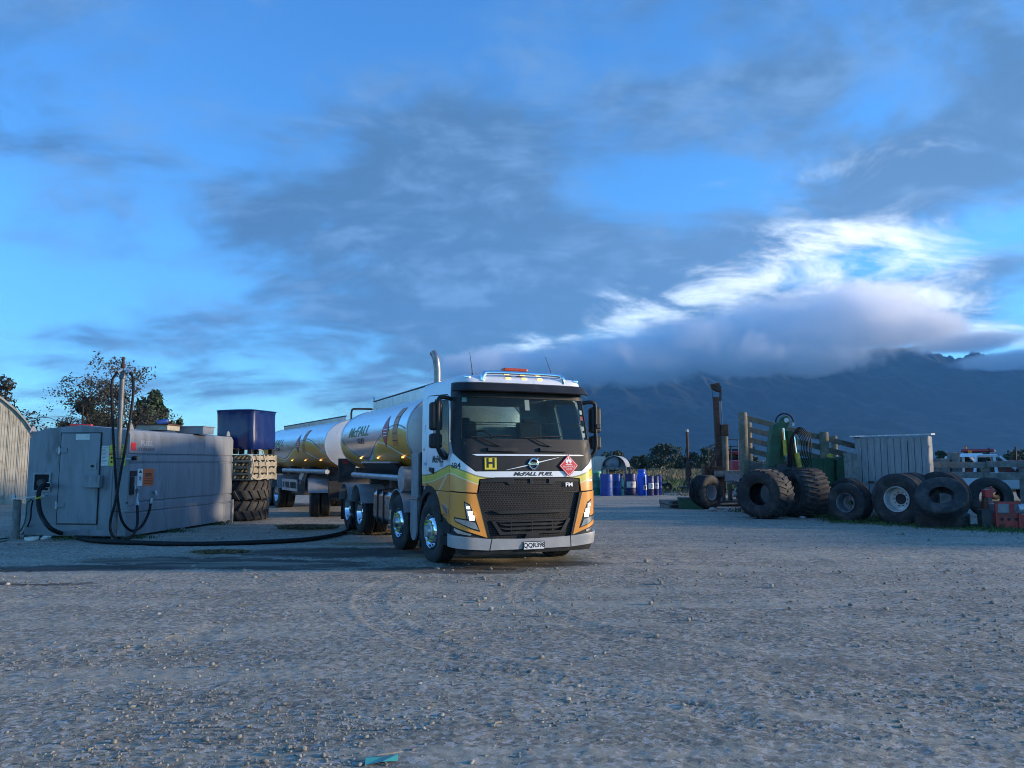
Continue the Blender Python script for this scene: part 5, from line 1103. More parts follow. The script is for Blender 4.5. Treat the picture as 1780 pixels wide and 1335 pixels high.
# low mounds of straw and dung on the yard
for i, (u, v, rx, ry, h, lb) in enumerate([(385, 962, .5, .25, .03, 'thin patch of straw beside the delivery hose'), (535, 918, .75, .4, .05, 'low mound of straw and dung in front of the trailer wheels'), (655, 928, .6, .3, .04, 'straw litter under the truck rear axles')]):
    g = ground_at(u, v)
    def reg(n, g=g, rx=rx, ry=ry):
        a = rng.random(n) * 6.283; r = np.sqrt(rng.random(n)); return g.x + np.cos(a) * r * rx, g.y + np.sin(a) * r * ry
    grass_blades('straw', 1500, reg, h + .03, M('straw', (.17, .12, .06), .9, 0, .4, 10), lb, .012, lean=1.2)

# ------------------------------------------------------------------ drums and shelter behind the truck
def drum(name, label, u0, u1, vt, vb, mat, group, lab=None, tall=False, lid=None, taper=.97):
    g = ground_at((u0 + u1) / 2, vb); s = g.y / FPX; r = (u1 - u0) * s / 2; h = (vb - vt) * s
    t = thing(name, label, 'barrel', (g.x, g.y + r * .8, 0), rng.uniform(0, 6), group)
    pr = [(0, 0), (r * .94, 0), (r * taper, .03), (r * taper, h * .31), (r * 1.02, h * .325), (r * 1.02, h * .345), (r * taper, h * .36), (r * taper, h * .64), (r * 1.02, h * .655), (r * 1.02, h * .675), (r * taper, h * .69), (r * taper, h * .93), (r * .95, h * .975), (r * .99, h * .98), (r * .99, h), (r * .9, h * .985), (0, h * .98)]
    if tall: pr = [(0, 0), (r * .9, 0), (r, .04), (r, h * .34), (r * 1.01, h * .36), (r, h * .38), (r, h * .76), (r * .97, h * .8), (r * .8, h * .84), (r * .76, h * .86), (r * .76, h * .93), (0, h * .93)]
    MB().lathe(pr, n=32).build('drum_body', mat, t, 35)
    if tall: MB().lathe([(0, h * .93), (r * .84, h * .93), (r * .84, h * .985), (r * .7, h), (0, h)], n=28).build('lid', mat, t, 40)
    elif lid: MB().lathe([(r * .99, h - .03), (r * 1.03, h - .03), (r * 1.03, h + .05), (r * .8, h + .08), (0, h + .08)], n=28).build('lid', lid, t, 40)
    else:
        for a in (0, 2.6): MB().cyl((math.cos(a) * r * .65, math.sin(a) * r * .65, h * .98), (math.cos(a) * r * .65, math.sin(a) * r * .65, h * 1.0), .035, n=10).build('bung', BLACK, t)
    if lab:
        z0, z1, a0, a1 = lab; m = MB(); n = 10; o = -t.rotation_euler[2] - math.pi / 2
        vs = []
        for i in range(n + 1):
            a = o + a0 + (a1 - a0) * i / n; vs += [(math.cos(a) * r * 1.005, math.sin(a) * r * 1.005, z0 * h), (math.cos(a) * r * 1.005, math.sin(a) * r * 1.005, z1 * h)]
        m.add(vs, [(2 * i, 2 * i + 2, 2 * i + 3, 2 * i + 1) for i in range(n)]); p = m.build('label', PAPER, t, 60)
        for (da, dz) in ((0, .25), (-.12, .5), (.12, .5), (0, .75)):
            a = o + (a0 + a1) / 2 + da; z = (z0 + (z1 - z0) * dz) * h; c = Vector((math.cos(a) * r * 1.01, math.sin(a) * r * 1.01, z)); MB().cyl(c, c + Vector((math.cos(a), math.sin(a), 0)) * .004, .03, n=8).build('print_mark', NAVY, p)
    return t
DG = 'drums lined up behind the truck'
drum('barrel', 'dark green barrel with a light green lid half hidden by the truck', 1031, 1046, 822, 861, M('drum_green', (.012, .16, .1), .45), DG, lid=M('lid_green', (.12, .45, .25), .4))
drum('barrel', 'widest plain blue plastic barrel, nearest the truck', 1044, 1067, 825, 862.5, BLUEPL, DG)
drum('barrel', 'narrower plain blue barrel second from the truck', 1067.5, 1080, 824.5, 861.5, BLUEPL, DG)
drum('barrel', 'navy steel drum with a broad white label, right beside the shelter post', 1088, 1107, 824, 860.5, NAVY, DG, lab=(.33, .63, -.9, 1.1))
drum('barrel', 'plain blue barrel mostly hidden behind the navy labelled drum', 1098, 1110, 825, 858.5, BLUEPL, DG)
drum('barrel', 'bright blue lidded barrel, tallest in the row', 1109, 1126, 817, 861.5, M('bright_blue_drum', (.01, .09, .55), .35), DG, lab=(.22, .4, .1, 1.1), tall=True)
drum('barrel', 'faded navy drum with a white label right of the tallest barrel', 1125.5, 1138, 828, 862, NAVY, DG, lab=(.34, .66, -.7, 1.2))
drum('barrel', 'narrow navy drum with a white label next to the last blue barrel', 1137.5, 1146, 828, 861, NAVY, DG, lab=(.34, .66, -.7, 1.0))
drum('barrel', 'plain blue barrel at the right end of the row', 1142, 1152, 826.5, 860, BLUEPL, DG)
def gas_bottle():
    g = ground_at(1082.5, 861); t = thing('gas_cylinder', 'pale green gas cylinder between the blue barrels and the shelter post', 'cylinder', (g.x, g.y + .1, 0))
    MB().lathe([(0, 0), (.075, 0), (.08, .02), (.08, .68), (.06, .78), (.03, .82), (.03, .88), (0, .88)], n=20).build('cylinder_body', M('pale_green_paint', (.2, .42, .3), .45), t, 40); MB().cyl((0, 0, .88), (0, 0, .94), .045, n=10).build('cap', GALV, t)
    m = MB(); m.b2((-.05, -.084, .3), (.05, -.078, .42)).build('print_mark', INK, t)
gas_bottle()
def make_shelter():
    y = 39.5; s = y / FPX; x0, x1 = at(1047, 800, y).x, at(1087, 800, y).x; zt = at(1060, 793, y).z; R_ = (x1 - x0) / 2; cx = (x0 + x1) / 2
    t = thing('tank_shelter', 'arched iron tank shelter with a round tank end behind the barrels', 'shelter', (cx, y, 0), R(-14))
    iron = M('pale_roof_iron', (.38, .4, .42), .5, .4, .25, 3, dirt=(.3, .27, .2), dirt_amt=.4)
    zc = zt - R_ * .95
    m = MB(); n = 14; vs = []
    for i in range(n + 1):
        a = math.pi * i / n
        for rr in (R_ * 1.05, R_ * 1.01):
            for yy in (-.1, 2.2): vs.append((math.cos(a) * rr, yy, zc + math.sin(a) * rr * .95))
    fs = []
    for i in range(n): o = i * 4; p = o + 4; fs += [(o, o + 1, p + 1, p), (o + 2, p + 2, p + 3, o + 3), (o, p, p + 2, o + 2), (o + 1, o + 3, p + 3, p + 1)]
    m.add(vs, fs + [(0, 1, 3, 2), (n * 4, n * 4 + 2, n * 4 + 3, n * 4 + 1)]).build('arched_roof', iron, t, 40)
    MB().prism([(math.cos(a) * R_, .35, zc + math.sin(a) * R_ * .95) for a in np.linspace(0, math.pi, 18)], (0, .05, 0)).build('end_panel', M('shelter_grey', (.12, .16, .2), .5, .2, .15), t)
    tk = MB(); tk.lathe([(0, -.06), (R_ * .62, 0), (R_ * .66, .05), (R_ * .66, 1.6), (0, 1.65)], o=(-.12, .18, zc + .22), ax=(0, 1, 0), n=32).build('round_tank', M('tank_steel', (.16, .2, .25), .4, .3, .15), t, 40)
    MB().tube([(-.12 + math.cos(a) * R_ * .64, .2, zc + .22 + math.sin(a) * R_ * .64) for a in np.linspace(0, 6.283, 28, endpoint=False)], .02, 6, closed=True).build('tank_seam', CHASSIS, t)
    MB().cyl((.42, .1, zc + .3), (.42, -.05, zc + .3), .07, n=12).build('valve', RUST, t)
    for x in (-R_ * 1.0, R_ * 1.02): MB().b2((x - .05, -.1, 0), (x + .05, .0, zc + .05)).build('post', TIMBER2, t); MB().b2((x - .05, 2.05, 0), (x + .05, 2.15, zc + .05)).build('post', TIMBER2, t)
    MB().b2((-R_, .0, zc - .12), (R_, .1, zc)).build('beam', TIMBER2, t)
    MB().b2((-R_ + .2, .5, .0), (R_ - .2, 1.9, zc - .35)).build('pump_cabinet', CHASSIS, t)
    w = thing('cream_wall', 'short cream weatherboard wall end between truck and tank shelter', 'wall', (at(1040, 810, 42).x, 42, 0), R(-8))
    for k in range(5): MB().b2((-.6 + k * .2, -.03 - .006 * (k % 2), 1.15 if False else 0), (-.4 + k * .2 - .008, .03, 1.95)).build('board', M('cream_board_wall', (.62, .57, .46), .7, 0, .1), w)
make_shelter()
# small trailer drawbar by the field edge
def make_drawbar():
    g = ground_at(1158, 853); t = thing('drawbar_trailer', 'low black trailer frame with small wheel at the field edge', 'trailer', (g.x - .2, g.y, 0), R(-10))
    MB().beam((-1.0, 0, .35), (.5, 0, .32), .12, .12).build('frame', CHASSIS, t); MB().beam((-1.0, 0, .4), (-.2, .0, .75), .05, .05).build('jack_handle', GALV, t); MB().b2((-.9, -.3, .38), (.3, .3, .46)).build('deck', TIMBER2, t)
    for sg in (-1, 1): MB().lathe(tyre_profile(.24, .16, .12, 2), o=(.3, sg * .38, .24), ax=(0, 1, 0), n=24, closed=True).build('wheel', RUBBER, t, 40)
make_drawbar()

# ------------------------------------------------------------------ rusty mast implement and post driver
def make_rust_pole():
    t = thing('auger_mast', 'slim rusty mast with a tripod base at the field edge', 'mast', (at(1197, 850, 42).x, 42, 0))
    MB().tube([(0, 0, .25), (0, 0, 1.4), (-.02, 0, 3.3)], [.1, .075, .07], 10).build('mast', RUST, t, 40)
    MB().cyl((-.02, 0, 3.3), (-.03, 0, 3.42), .09, n=12).build('mast_cap', GALV, t); MB().b2((-.14, -.1, .9), (.16, .1, 1.45)).build('gearbox', RUST, t, bevel=.03)
    for a in (.3, 2.4, 4.4): MB().beam((0, 0, 1.0), (math.cos(a) * .45, math.sin(a) * .4, .0), .05, .06).build('leg', CHASSIS, t)
    MB().b2((-.5, -.25, .22), (.1, .25, .32)).build('foot_plate', CHASSIS, t); MB().tube([(-.12, 0, 1.4), (-.16, 0, 2.0), (-.09, 0, 2.4)], .02, 6).build('hydraulic_line', HOSE, t)
make_rust_pole()
def make_driver():
    y = 29.; X = lambda u: at(u, 800, y).x; Z = lambda v: at(1247, v, y).z
    o = Vector((X(1248), y, 0)); t = thing('post_driver', 'tall rusty post driver with a leaning mast and hoist head', 'post driver', o)
    L = lambda u, v, dy=0.: Vector((X(u) - o.x, dy, Z(v)))
    MB().beam(L(1247, 690), L(1250.5, 862), .2, .16, (0, 1, 0)).build('mast', RUST, t, bevel=.01)
    h = MB().prism([L(1239, 668, -.12), L(1253, 665.5, -.12), L(1254.5, 677, -.12), L(1257, 678, -.12), L(1256, 682, -.12), L(1250, 681, -.12), L(1241, 676, -.12)], (0, .26, 0)).build('hoist_head', RUST, t, bevel=.01)
    MB().cyl(L(1252, 674, -.13), L(1252, 674, .16), .09, n=16).build('pulley', CHASSIS, t)
    MB().b2(L(1253.3, 682, -.06), L(1256.6, 697, .06)[:]) if False else MB().box(L(1255, 689, 0), (.07, .12, .33)).build('stop_block', CHASSIS, t)
    for a, b in ((L(1241, 676), L(1246, 772)), (L(1256, 682), L(1257, 740))): MB().tube([a, b], .012, 6).build('cable', CHASSIS, t)
    MB().box((L(1260, 748)), (.28, .3, .44)).build('drive_weight', RUST, t, bevel=.015)
    p = thing('fence_post', 'round pale timber post clamped upright in the post driver', 'post', o + L(1260, 830, 0) * 1.0)
    p.location.z = Z(826); MB().lathe([(0, 0), (.145, 0), (.14, 1.45), (.0, 1.46)], n=18).build('post', TIMBER, p, 40)
    # deck, boxes and legs of the driver
    MB().b2(L(1236, 828, -.4), L(1288, 818, .5)).build('deck', TIMBER2, t)
    MB().b2(L(1254, 836, -.45), L(1284, 824, -.38)).build('nameplate_bar', GREYMET, t)
    MB().b2(L(1222, 832, -.2), L(1231, 810, .3)).build('bucket', RUST, t, bevel=.03)
    MB().b2(L(1230, 828, -.35), L(1252, 811, .3)).build('tool_box', RUST, t, bevel=.01)
    for u in (1256, 1268, 1282): MB().beam(L(u, 828, 0), Vector((L(u, 828).x, 0, 0)), .12, .12, (0, 1, 0)).build('leg', CHASSIS, t)
    MB().b2((-.1, -.3, .0), (.8, .5, .2)).build('base', CHASSIS, t)
    MB().beam(L(1228, 816, -.3), L(1248, 782, -.3), .1, .12).build('brace', RUST, t)
    # mesh guard
    g = thing_part('mesh_guard', t); m0 = [L(1234, 812, .2), L(1234, 778, .2), L(1236, 775, .2), L(1242, 774, .2), L(1247, 771, .2)]
    MB().tube(m0, .022, 6).build('guard_frame', CHASSIS, g, 40); MB().tube([L(1234, 812, .2), L(1247, 812, .2)], .022, 6).build('guard_frame', CHASSIS, g)
    for k in range(6): MB().tube([L(1236 + k * 2, 812, .2), L(1236 + k * 2, 776, .2)], .009, 5).build('guard_bar', CHASSIS, g)
    for k in range(6): MB().tube([L(1234, 781 + k * 5.5, .2), L(1247, 779 + k * 5.5, .2)], .009, 5).build('guard_bar', CHASSIS, g)
    r = thing('guard_rail_frame', 'thin black pipe guard rail behind the pale driven post', 'rail', (X(1273) * 31 / 29, 31., 0)); q = 31 / 29.
    for v in (764, 776, 786): MB().tube([(-.2, 0, at(1266, v, 31).z), (.25, 0, at(1280, v + .5, 31).z)], .017, 6).build('rail', CHASSIS, r)
    for x in (-.2, .25): MB().tube([(x, 0, 0), (x, 0, at(1266, 764, 31).z)], .017, 6).build('upright', CHASSIS, r)
make_driver()

# ------------------------------------------------------------------ tractors and ute in the distance
def make_tractor(label, x, y, rz, k=1., cab_h=2.7):
    t = thing('tractor', label, 'tractor', (x, y, 0), rz)                # local x forward
    rp = M('tractor_red', (.32, .02, .035), .35, 0, .1, coat=.4)
    for sg in (-1, 1):
        for xx, r, w in ((-1.0, .85, .5), (1.5, .6, .4)):
            MB().lathe(tyre_profile(r, w, r * .55, 3, .03), o=(xx, sg * .85, r), ax=(0, 1, 0), n=32, closed=True).build('wheel', RUBBER, t, 40)
            MB().cyl((xx, sg * .75, r), (xx, sg * .9, r), r * .54, n=20).build('rim', RED, t)
        MB().b2((-1.6, sg * .6 - .25, 1.55), (-.2, sg * .6 + .25, 1.65)).build('mudguard', rp, t, bevel=.04)
    MB().b2((.0, -.42, .9), (2.1, .42, 1.75)).build('bonnet', rp, t, bevel=.12); MB().b2((-1.5, -.4, .6), (.5, .4, 1.3)).build('body', CHASSIS, t)
    cb = MB().b2((-1.3, -.72, 1.3), (.0, .72, 1.7)).build('cab_base', CHASSIS, t)
    for xx in (-1.3, -.02):
        for sg in (-1, 1): MB().beam((xx, sg * .7, 1.7), (xx + (.1 if xx < -1 else -.1), sg * .66, cab_h), .07, .07).build('cab_pillar', BLACK, t)
    MB().b2((-1.24, -.69, 1.7), (-.08, -.67, cab_h)).build('cab_glass', GLASS, t); MB().b2((-1.24, .67, 1.7), (-.08, .69, cab_h)).build('cab_glass', GLASS, t); MB().b2((-.06, -.62, 1.7), (-.04, .62, cab_h)).build('cab_glass', GLASS, t)
    MB().b2((-1.45, -.82, cab_h), (.2, .82, cab_h + .17)).build('cab_roof', rp, t, bevel=.06); MB().b2((-.9, -.25, 1.7), (-.6, .25, 2.35)).build('seat', BLACK, t)
    for sg in (-1, 1): MB().cyl((.18, sg * .74, cab_h + .03), (.26, sg * .74, cab_h + .03), .07, n=12).build('work_lamp', M('lamp_clear', (.8, .8, .78), .2), t); MB().cyl((-1.2, sg * .7, cab_h + .17), (-1.2, sg * .7, cab_h + .3), .055, n=10).build('beacon', AMBER, t)
    for sg in (-1, 1): MB().b2((-.1, sg * .95 - .1, 2.1), (-.05, sg * .95 + .1, 2.45)).build('mirror', BLACK, t)
    MB().tube([(1.2, -.3, 1.7), (1.2, -.3, 2.5)], .045, 8).build('exhaust', BLACK, t)
    return t
make_tractor('red tractor with amber beacons behind the white ute', at(1722, 800, 44).x, 44., R(-30), cab_h=2.22)
make_tractor('red tractor half hidden behind the post driver and stock ramp', at(1277, 800, 41).x, 41., R(-100), cab_h=2.05)
def make_ute():
    y = 33.; t = thing('ute', 'white utility pickup parked behind the timber fence', 'pickup', (at(1690, 800, y).x, y, 0), R(12))
    W_ = .86; t.scale = (1.1, 1.1, 1.12)
    side = [(-2.6, .5), (-2.6, 1.0), (-.65, 1.02), (-.55, 1.1), (-.45, 1.62), (-.2, 1.72), (.6, 1.72), (.85, 1.62), (1.45, 1.12), (2.4, 1.02), (2.6, .85), (2.62, .5)]
    lower = [(-2.6, .45), (-2.6, 1.05), (1.45, 1.08), (2.4, 1.0), (2.62, .85), (2.62, .45)]
    MB().prism([(x, -W_, z) for x, z in lower], (0, 2 * W_, 0)).build('body', WHITE, t, bevel=.06)
    roof = [(-.7, 1.05), (-.55, 1.66), (-.4, 1.74), (.45, 1.74), (.65, 1.66), (1.4, 1.08), (1.3, 1.06), (.58, 1.6), (.42, 1.66), (-.36, 1.66), (-.48, 1.58), (-.6, 1.05)]
    MB().prism([(-.4, -.74, 1.68), (.45, -.74, 1.68), (.6, -.74, 1.64), (.45, -.74, 1.76), (-.4, -.74, 1.76), (-.56, -.74, 1.66)], (0, 1.48, 0)).build('roof', WHITE, t, bevel=.03)
    for sg in (-1, 1):
        for a, b in (((-.68, sg * .82, 1.05), (-.5, sg * .74, 1.68)), ((.3, sg * .82, 1.05), (.28, sg * .74, 1.68)), ((1.4, sg * .8, 1.06), (.58, sg * .72, 1.67))): MB().beam(a, b, .07, .09).build('pillar', WHITE, t)
        MB().prism([(-.62, sg * .79, 1.07), (.26, sg * .79, 1.07), (.26, sg * .735, 1.66), (-.46, sg * .735, 1.66)], (0, .008, 0)).build('window', GLASS, t); MB().prism([(.34, sg * .79, 1.07), (1.32, sg * .79, 1.07), (.56, sg * .735, 1.66), (.34, sg * .735, 1.66)], (0, .008, 0)).build('window', GLASS, t)
        for x in (-1.7, 1.65): MB().lathe(tyre_profile(.38, .25, .2, 3), o=(x, sg * .76, .38), ax=(0, 1, 0), n=28, closed=True).build('wheel', RUBBER, t, 40)
        MB().box((1.15, sg * .98, 1.15), (.12, .2, .16)).build('mirror', BLACK, t, bevel=.03)
        MB().box((2.6, sg * .6, .85), (.08, .35, .16)).build('headlight', M('lamp_clear', (.8, .8, .78), .2), t, bevel=.02)
    MB().quad((1.38, -.76, 1.08), (1.38, .76, 1.08), (.58, .7, 1.68), (.58, -.7, 1.68)).build('windscreen', GLASS, t); MB().b2((-.6, -.7, .6), (1.2, .7, 1.05)).build('cabin', DGREY, t)
    MB().b2((-.05, -.5, 1.76), (.02, .5, 1.80)).build('light_bar', WPRINT, t); MB().cyl((.0, .1, 1.80), (.0, .1, 1.92), .06, n=12).build('beacon', AMBER, t)
    MB().b2((-2.4, -.7, 1.05), (-1.2, .7, 1.3)).build('tray_load', CHASSIS, t)
make_ute()

# ------------------------------------------------------------------ stock loading ramp
def make_ramp():
    o = Vector((7.55, 25., 0)); t = thing('loading_ramp', 'timber stock loading ramp with sloping rails and tall round posts', 'stock ramp', o)
    def post(x, y, h, r=.13): MB().lathe([(0, -.05), (r, -.05), (r * .95, h - .02), (r * .85, h), (0, h)], o=(x, y, 0), n=16).build('post', TIMBER, t, 40)
    post(0, 0, 3.26, .145); post(2.62, 0, 2.62, .15); post(5.4, 0, 1.9, .13); post(.9, 2.4, 3.05, .13); post(3.95, 2.4, 2.58, .12); post(6.5, 2.4, 1.8, .12)
    for y, xa, xb, off in ((.15, -.1, 5.45, 0), (2.3, .7, 6.6, .02)):
        for k in range(4 if y < 1 else 0):
            z0 = 3.13 - k * .345; sl = -.262
            for a, b in ((xa, 2.62), (2.62, xb)) if y < 1 else ((xa, 3.95), (3.95, xb)):
                j = rng.uniform(-.015, .015); MB().beam((a, y + (.05 if y < 1 and k > 9 else 0), z0 + sl * (a + (0 if y < 1 else -.6)) + j), (b, y, z0 + sl * (b + (0 if y < 1 else -.6)) - j), .045, .17).build('rail', TIMBER, t, bevel=.006)
        for k in range(2):
            z0 = 1.62 - k * .3; MB().beam((xa, y, z0), (xb - .6, y, z0 - .24 * (xb - xa - .6)), .05, .27).build('side_board', TIMBER2, t)
    for k in range(14):
        x = .2 + k * .37; MB().b2((x, .2, 1.05 - .24 * x - .03), (x + .35, 2.25, 1.05 - .24 * x + .02)).build('deck_board', TIMBER2, t)
    for k in range(2): MB().beam((.05, .4 + k * 1.6, .95), (5.0, .4 + k * 1.6, -.1), .1, .15).build('bearer', TIMBER2, t)
make_ramp()
# ------------------------------------------------------------------ green hydraulic grab with hoses
def make_grab():
    y = 24.; c = at(1362, 800, y); t = thing('hydraulic_crane', 'green hydraulic crane arm with black hose bundle and yellow rams', 'crane', (c.x, y, 0))
    L = lambda u, v, dy=0.: Vector((at(u, v, y).x - c.x, dy, at(u, v, y).z))
    MB().prism([L(1333, 812, -.2), L(1336, 770, -.2), L(1338, 748, -.2), L(1342, 738, -.2), L(1356, 731, -.2), L(1360, 736, -.2), L(1356, 752, -.2), L(1352, 812, -.2)], (0, .34, 0)).build('column', GREEN, t, bevel=.015)
    MB().prism([L(1352, 735, -.12), L(1358, 725, -.12), L(1368, 723, -.12), L(1371, 735, -.12), L(1366, 745, -.12), L(1360, 815, -.12), L(1352, 815, -.12)], (0, .22, 0)).build('boom', GREEN, t, bevel=.01)
    MB().cyl(L(1363, 731, -.2), L(1363, 731, .2), .075, n=16).build('pivot_pin', GALV, t)
    MB().prism([L(1364, 750, -.28), L(1372, 748, -.28), L(1381, 762, -.28), L(1380, 812, -.28), L(1368, 815, -.28)], (0, .2, 0)).build('inner_arm', GREEN, t, bevel=.01)
    for a, b, r in ((L(1357, 765, -.33), L(1359, 792, -.33), .06), (L(1377, 788, -.36), L(1382, 812, -.36), .085)): MB().cyl(a, b, r, n=14).build('ram_body', YELLOW, t, 40)
    for a, b in ((L(1355, 745, -.33), L(1357, 765, -.33)), (L(1372, 756, -.36), L(1377, 788, -.36))): MB().cyl(a, b, .035, n=10).build('ram_rod', CHROME, t)
    MB().tube(arc(L(1361, 735, -.15), (1, 0, 0), (0, 0, 1), .28, math.pi, -.3, 14), .024, 8).build('hydraulic_hose', HOSE, t, 50)
    for k in range(9):
        e = k * 2.1 - 7; dy = -.3 - .035 * (k % 4)
        P = [L(1366 + e * .3, 812, dy), L(1366 + e * .4, 780 - e, dy - .06), L(1370 + e * .4, 756 - e * .7, dy - .1), L(1378 + e * .6, 750 - e * .6, dy - .1), L(1388 + e * 1.0, 757 - e * .2, dy - .08), L(1393 + e * .95, 775, dy - .05), L(1391 + e * 1.1, 798, dy), L(1386 + e * 1.2, 814, dy + .1)]
        MB().tube(curve_pts(P, 5), .0135, 7).build('hydraulic_hose', HOSE, t, 50)
    MB().b2(L(1345, 815, -.3), L(1392, 806, .3)).build('valve_block', CHASSIS, t, bevel=.02); MB().b2((-.6, -.4, 0), (.6, .6, L(1360, 812).z)).build('base', CHASSIS, t, bevel=.03)
    MB().box(L(1374, 738, -.2), (.08, .08, .1)).build('hose_clamp', GALV, t)
make_grab()
def make_bin():
    y = 24.6; c = at(1424, 800, y); t = thing('green_bin', 'dark green steel bin with a curved side arm behind the big tyres', 'bin', (c.x, y, 0), R(-4))
    L = lambda u, v, dy=0.: Vector((at(u, v, y).x - c.x, dy, max(0, at(u, v, y).z)))
    b = MB().b2(L(1398, 870, 0), L(1450, 797, 1.1)).build('bin_body', GREEN, t, bevel=.02)
    MB().b2(L(1397, 799, -.03), L(1451, 796, 1.12)).build('rim', GREEN, t); 
    for u in (1412, 1432): MB().beam(L(u, 870, -.02), L(u, 800, -.02), .05, .03, (0, 1, 0)).build('rib', GREEN, b)
    MB().prism([L(1452, 868, -.1), L(1452, 800, -.1), L(1456, 794, -.1), L(1463, 793, -.1), L(1468, 800, -.1), L(1472, 830, -.1), L(1470, 852, -.1), L(1461, 862, -.1)], (0, .3, 0)).build('side_arm', GREEN, t, bevel=.01)
    MB().cyl(L(1444, 795, .1), L(1444, 789, .1), .1, n=14).build('filler_cap', YELLOW, t)
make_bin()
for i in range(5):
    p0 = at(1474 + i * 4.2, 848, 23.6); p1 = at(1470 + i * 4.0 + rng.uniform(-1, 1), 789 + rng.uniform(-2, 4), 23.9)
    o = MB().beam((0, 0, 0), p1 - Vector((p0.x, p0.y, 0)), .12, .03, (0, 1, .1)); ob = o.build('plank', TIMBER2, label=f'grey plank leaning by the shed, {("first", "second", "third", "fourth", "fifth")[i]} from the green bin', cat='plank', group='planks leaning by the shed', loc=(p0.x, p0.y, .02))

# ------------------------------------------------------------------ board shed
def make_shed():
    y = 24.3; x0 = at(1487, 800, y).x; w = 2.05; zt = at(1550, 761, y).z
    t = thing('garden_shed', 'small pale board shed with a door and a flat overhanging roof', 'shed', (x0, y, 0), R(-33))
    br = M('shed_boards', (.28, .29, .3), .7, 0, .18, 3, bump=.3, bs=20, grain=(6, 6, .6), dirt=(.22, .22, .2), dirt_amt=.35)
    n = 11; bw = w / n
    for k in range(n):
        MB().b2((k * bw + .006, -.02 - .008 * (k % 2) - (.015 if 2 <= k <= 7 else 0), 0), ((k + 1) * bw - .006, .01, zt - .02 * (k % 2))).build('wall_board', br, t, bevel=.004)
    for k in range(6): MB().b2((w - .02, .02 + k * .2, 0), (w + .012 + .006 * (k % 2), .21 + k * .2, zt + .03)).build('wall_board', br, t, bevel=.004); MB().b2((-.01, .02 + k * .2, 0), (.02, .21 + k * .2, zt + .03)).build('wall_board', br, t)
    MB().b2((.02, 1.2, 0), (w - .02, 1.24, zt)).build('back_wall', br, t)
    d = MB().b2((2 * bw - .02, -.05, zt - .16), (8 * bw + .02, -.045, zt - .13)).build('door_rail', br, t)
    MB().b2((2 * bw, -.062, 1.0), (2 * bw + .5, -.046, 1.07)).build('latch_bar', TIMBER2, t); MB().b2((2 * bw - .02, -.075, .99), (2 * bw + .14, -.062, 1.05)).build('latch', RUST, t)
    MB().b2((8 * bw - .012, -.04, .0), (8 * bw + .012, -.031, zt - .1)).build('door_gap', BLACK, t)
    r = MB(); r.prism([(-.12, -.12, zt + .02), (w + .1, -.12, zt + .05), (w + .1, -.12, zt + .09), (-.12, -.12, zt + .06)], (0, 1.5, .05)).build('roof', GALV, t)
    for k in range(4): MB().box((w + .02, .03, zt - .3 - k * .55), (.03, .03, .05)).build('nail_plate', GALV, t)
make_shed()

# ------------------------------------------------------------------ tyres on the right
def tyre_thing(label, u, v, y_off, dia, w, ax, rim=.55, kind='rib', rimmat=None, wheel=True, tilt=None, grooves=6, z=None, lugs=26, group='tyres dumped along the yard edge'):
    """stands on the ground at photo pixel (u, v); ax = direction of the outer face (x, y)"""
    g = ground_at(u, v); r = dia / 2
    t = thing('tyre' if not rimmat else 'wheel_and_tyre', label, 'tyre', (g.x, g.y + y_off, r - .015 if z is None else z), 0, group)
    d = Vector((ax[0], ax[1], ax[2] if len(ax) > 2 else 0)).normalized(); t.rotation_mode = 'QUATERNION'; t.rotation_quaternion = d.to_track_quat('Z', 'Y')
    if kind == 'lug': lug_tyre(t, r, w, r * rim, lugs, .03)
    else: MB().lathe(tyre_profile(r, w, r * rim, grooves, .032, .06), n=56, closed=True).build('tyre_body', RUBBER2, t, 35)
    if rimmat:
        q = r * rim; h = w / 2
        ri = MB().lathe([(q * 1.01, h * .78), (q * .99, h * .88), (q * .94, h * .86), (q * .9, h * .7), (q * .86, h * .3), (q * .84, -h * .1), (q * .62, -h * .2), (q * .5, -h * .15), (q * .42, -h * .15)], n=40).build('rim', rimmat, t, 40)
        if wheel == 'dish': MB().lathe([(q * .42, -h * .15), (q * .2, -h * .1), (0, -h * .1)], n=24).build('hub', rimmat, t, 40); MB().lathe([(q * .22, -h * .1), (q * .2, h * .15), (0, h * .16)], n=18).build('hub_cap', GREEN, t, 40)
        else: MB().lathe([(q * .42, -h * .2), (0, -h * .25)], n=24).build('hub_hole', BLACK, t)
        for k in range(10):
            a = k * math.pi / 5; c = Vector((math.cos(a) * q * .53, math.sin(a) * q * .53, -h * .17)); MB().cyl(c, c + Vector((0, 0, .03)), q * .045, n=8).build('stud', CHASSIS if wheel != 'dish' else GALV, t)
    return t
SILR = M('silver_rim', (.5, .52, .55), .35, .6, .15, dirt=(.25, .2, .15), dirt_amt=.35); WHTR = M('white_rim', (.55, .54, .52), .5, .1, .12, dirt=(.3, .24, .18), dirt_amt=.4); GRYR = M('grey_rim', (.2, .22, .25), .5, .4, .2, dirt=(.14, .1, .07), dirt_amt=.4)
tyre_thing('wide ribbed tyre on a silver dished rim beside the low pallet', 1229, 885, .15, 1.2, .62, (.62, -.78), .46, 'rib', SILR, 'dish', grooves=7)
tyre_thing('big bald-edged tractor tyre without rim showing its open hole', 1335, 902, .2, 1.46, .95, (-.72, -.7), .44, 'lug', lugs=24)
tyre_thing('big chevron-treaded tractor tyre turned side-on behind the open one', 1408, 900, .35, 1.5, .9, (-.97, -.2), .5, 'lug', lugs=28)
tyre_thing('small ribbed wheel with a grey dished rim in front of the shed', 1484, 907, .15, 1.08, .62, (-.8, -.6), .5, 'rib', GRYR, 'dish', grooves=8)
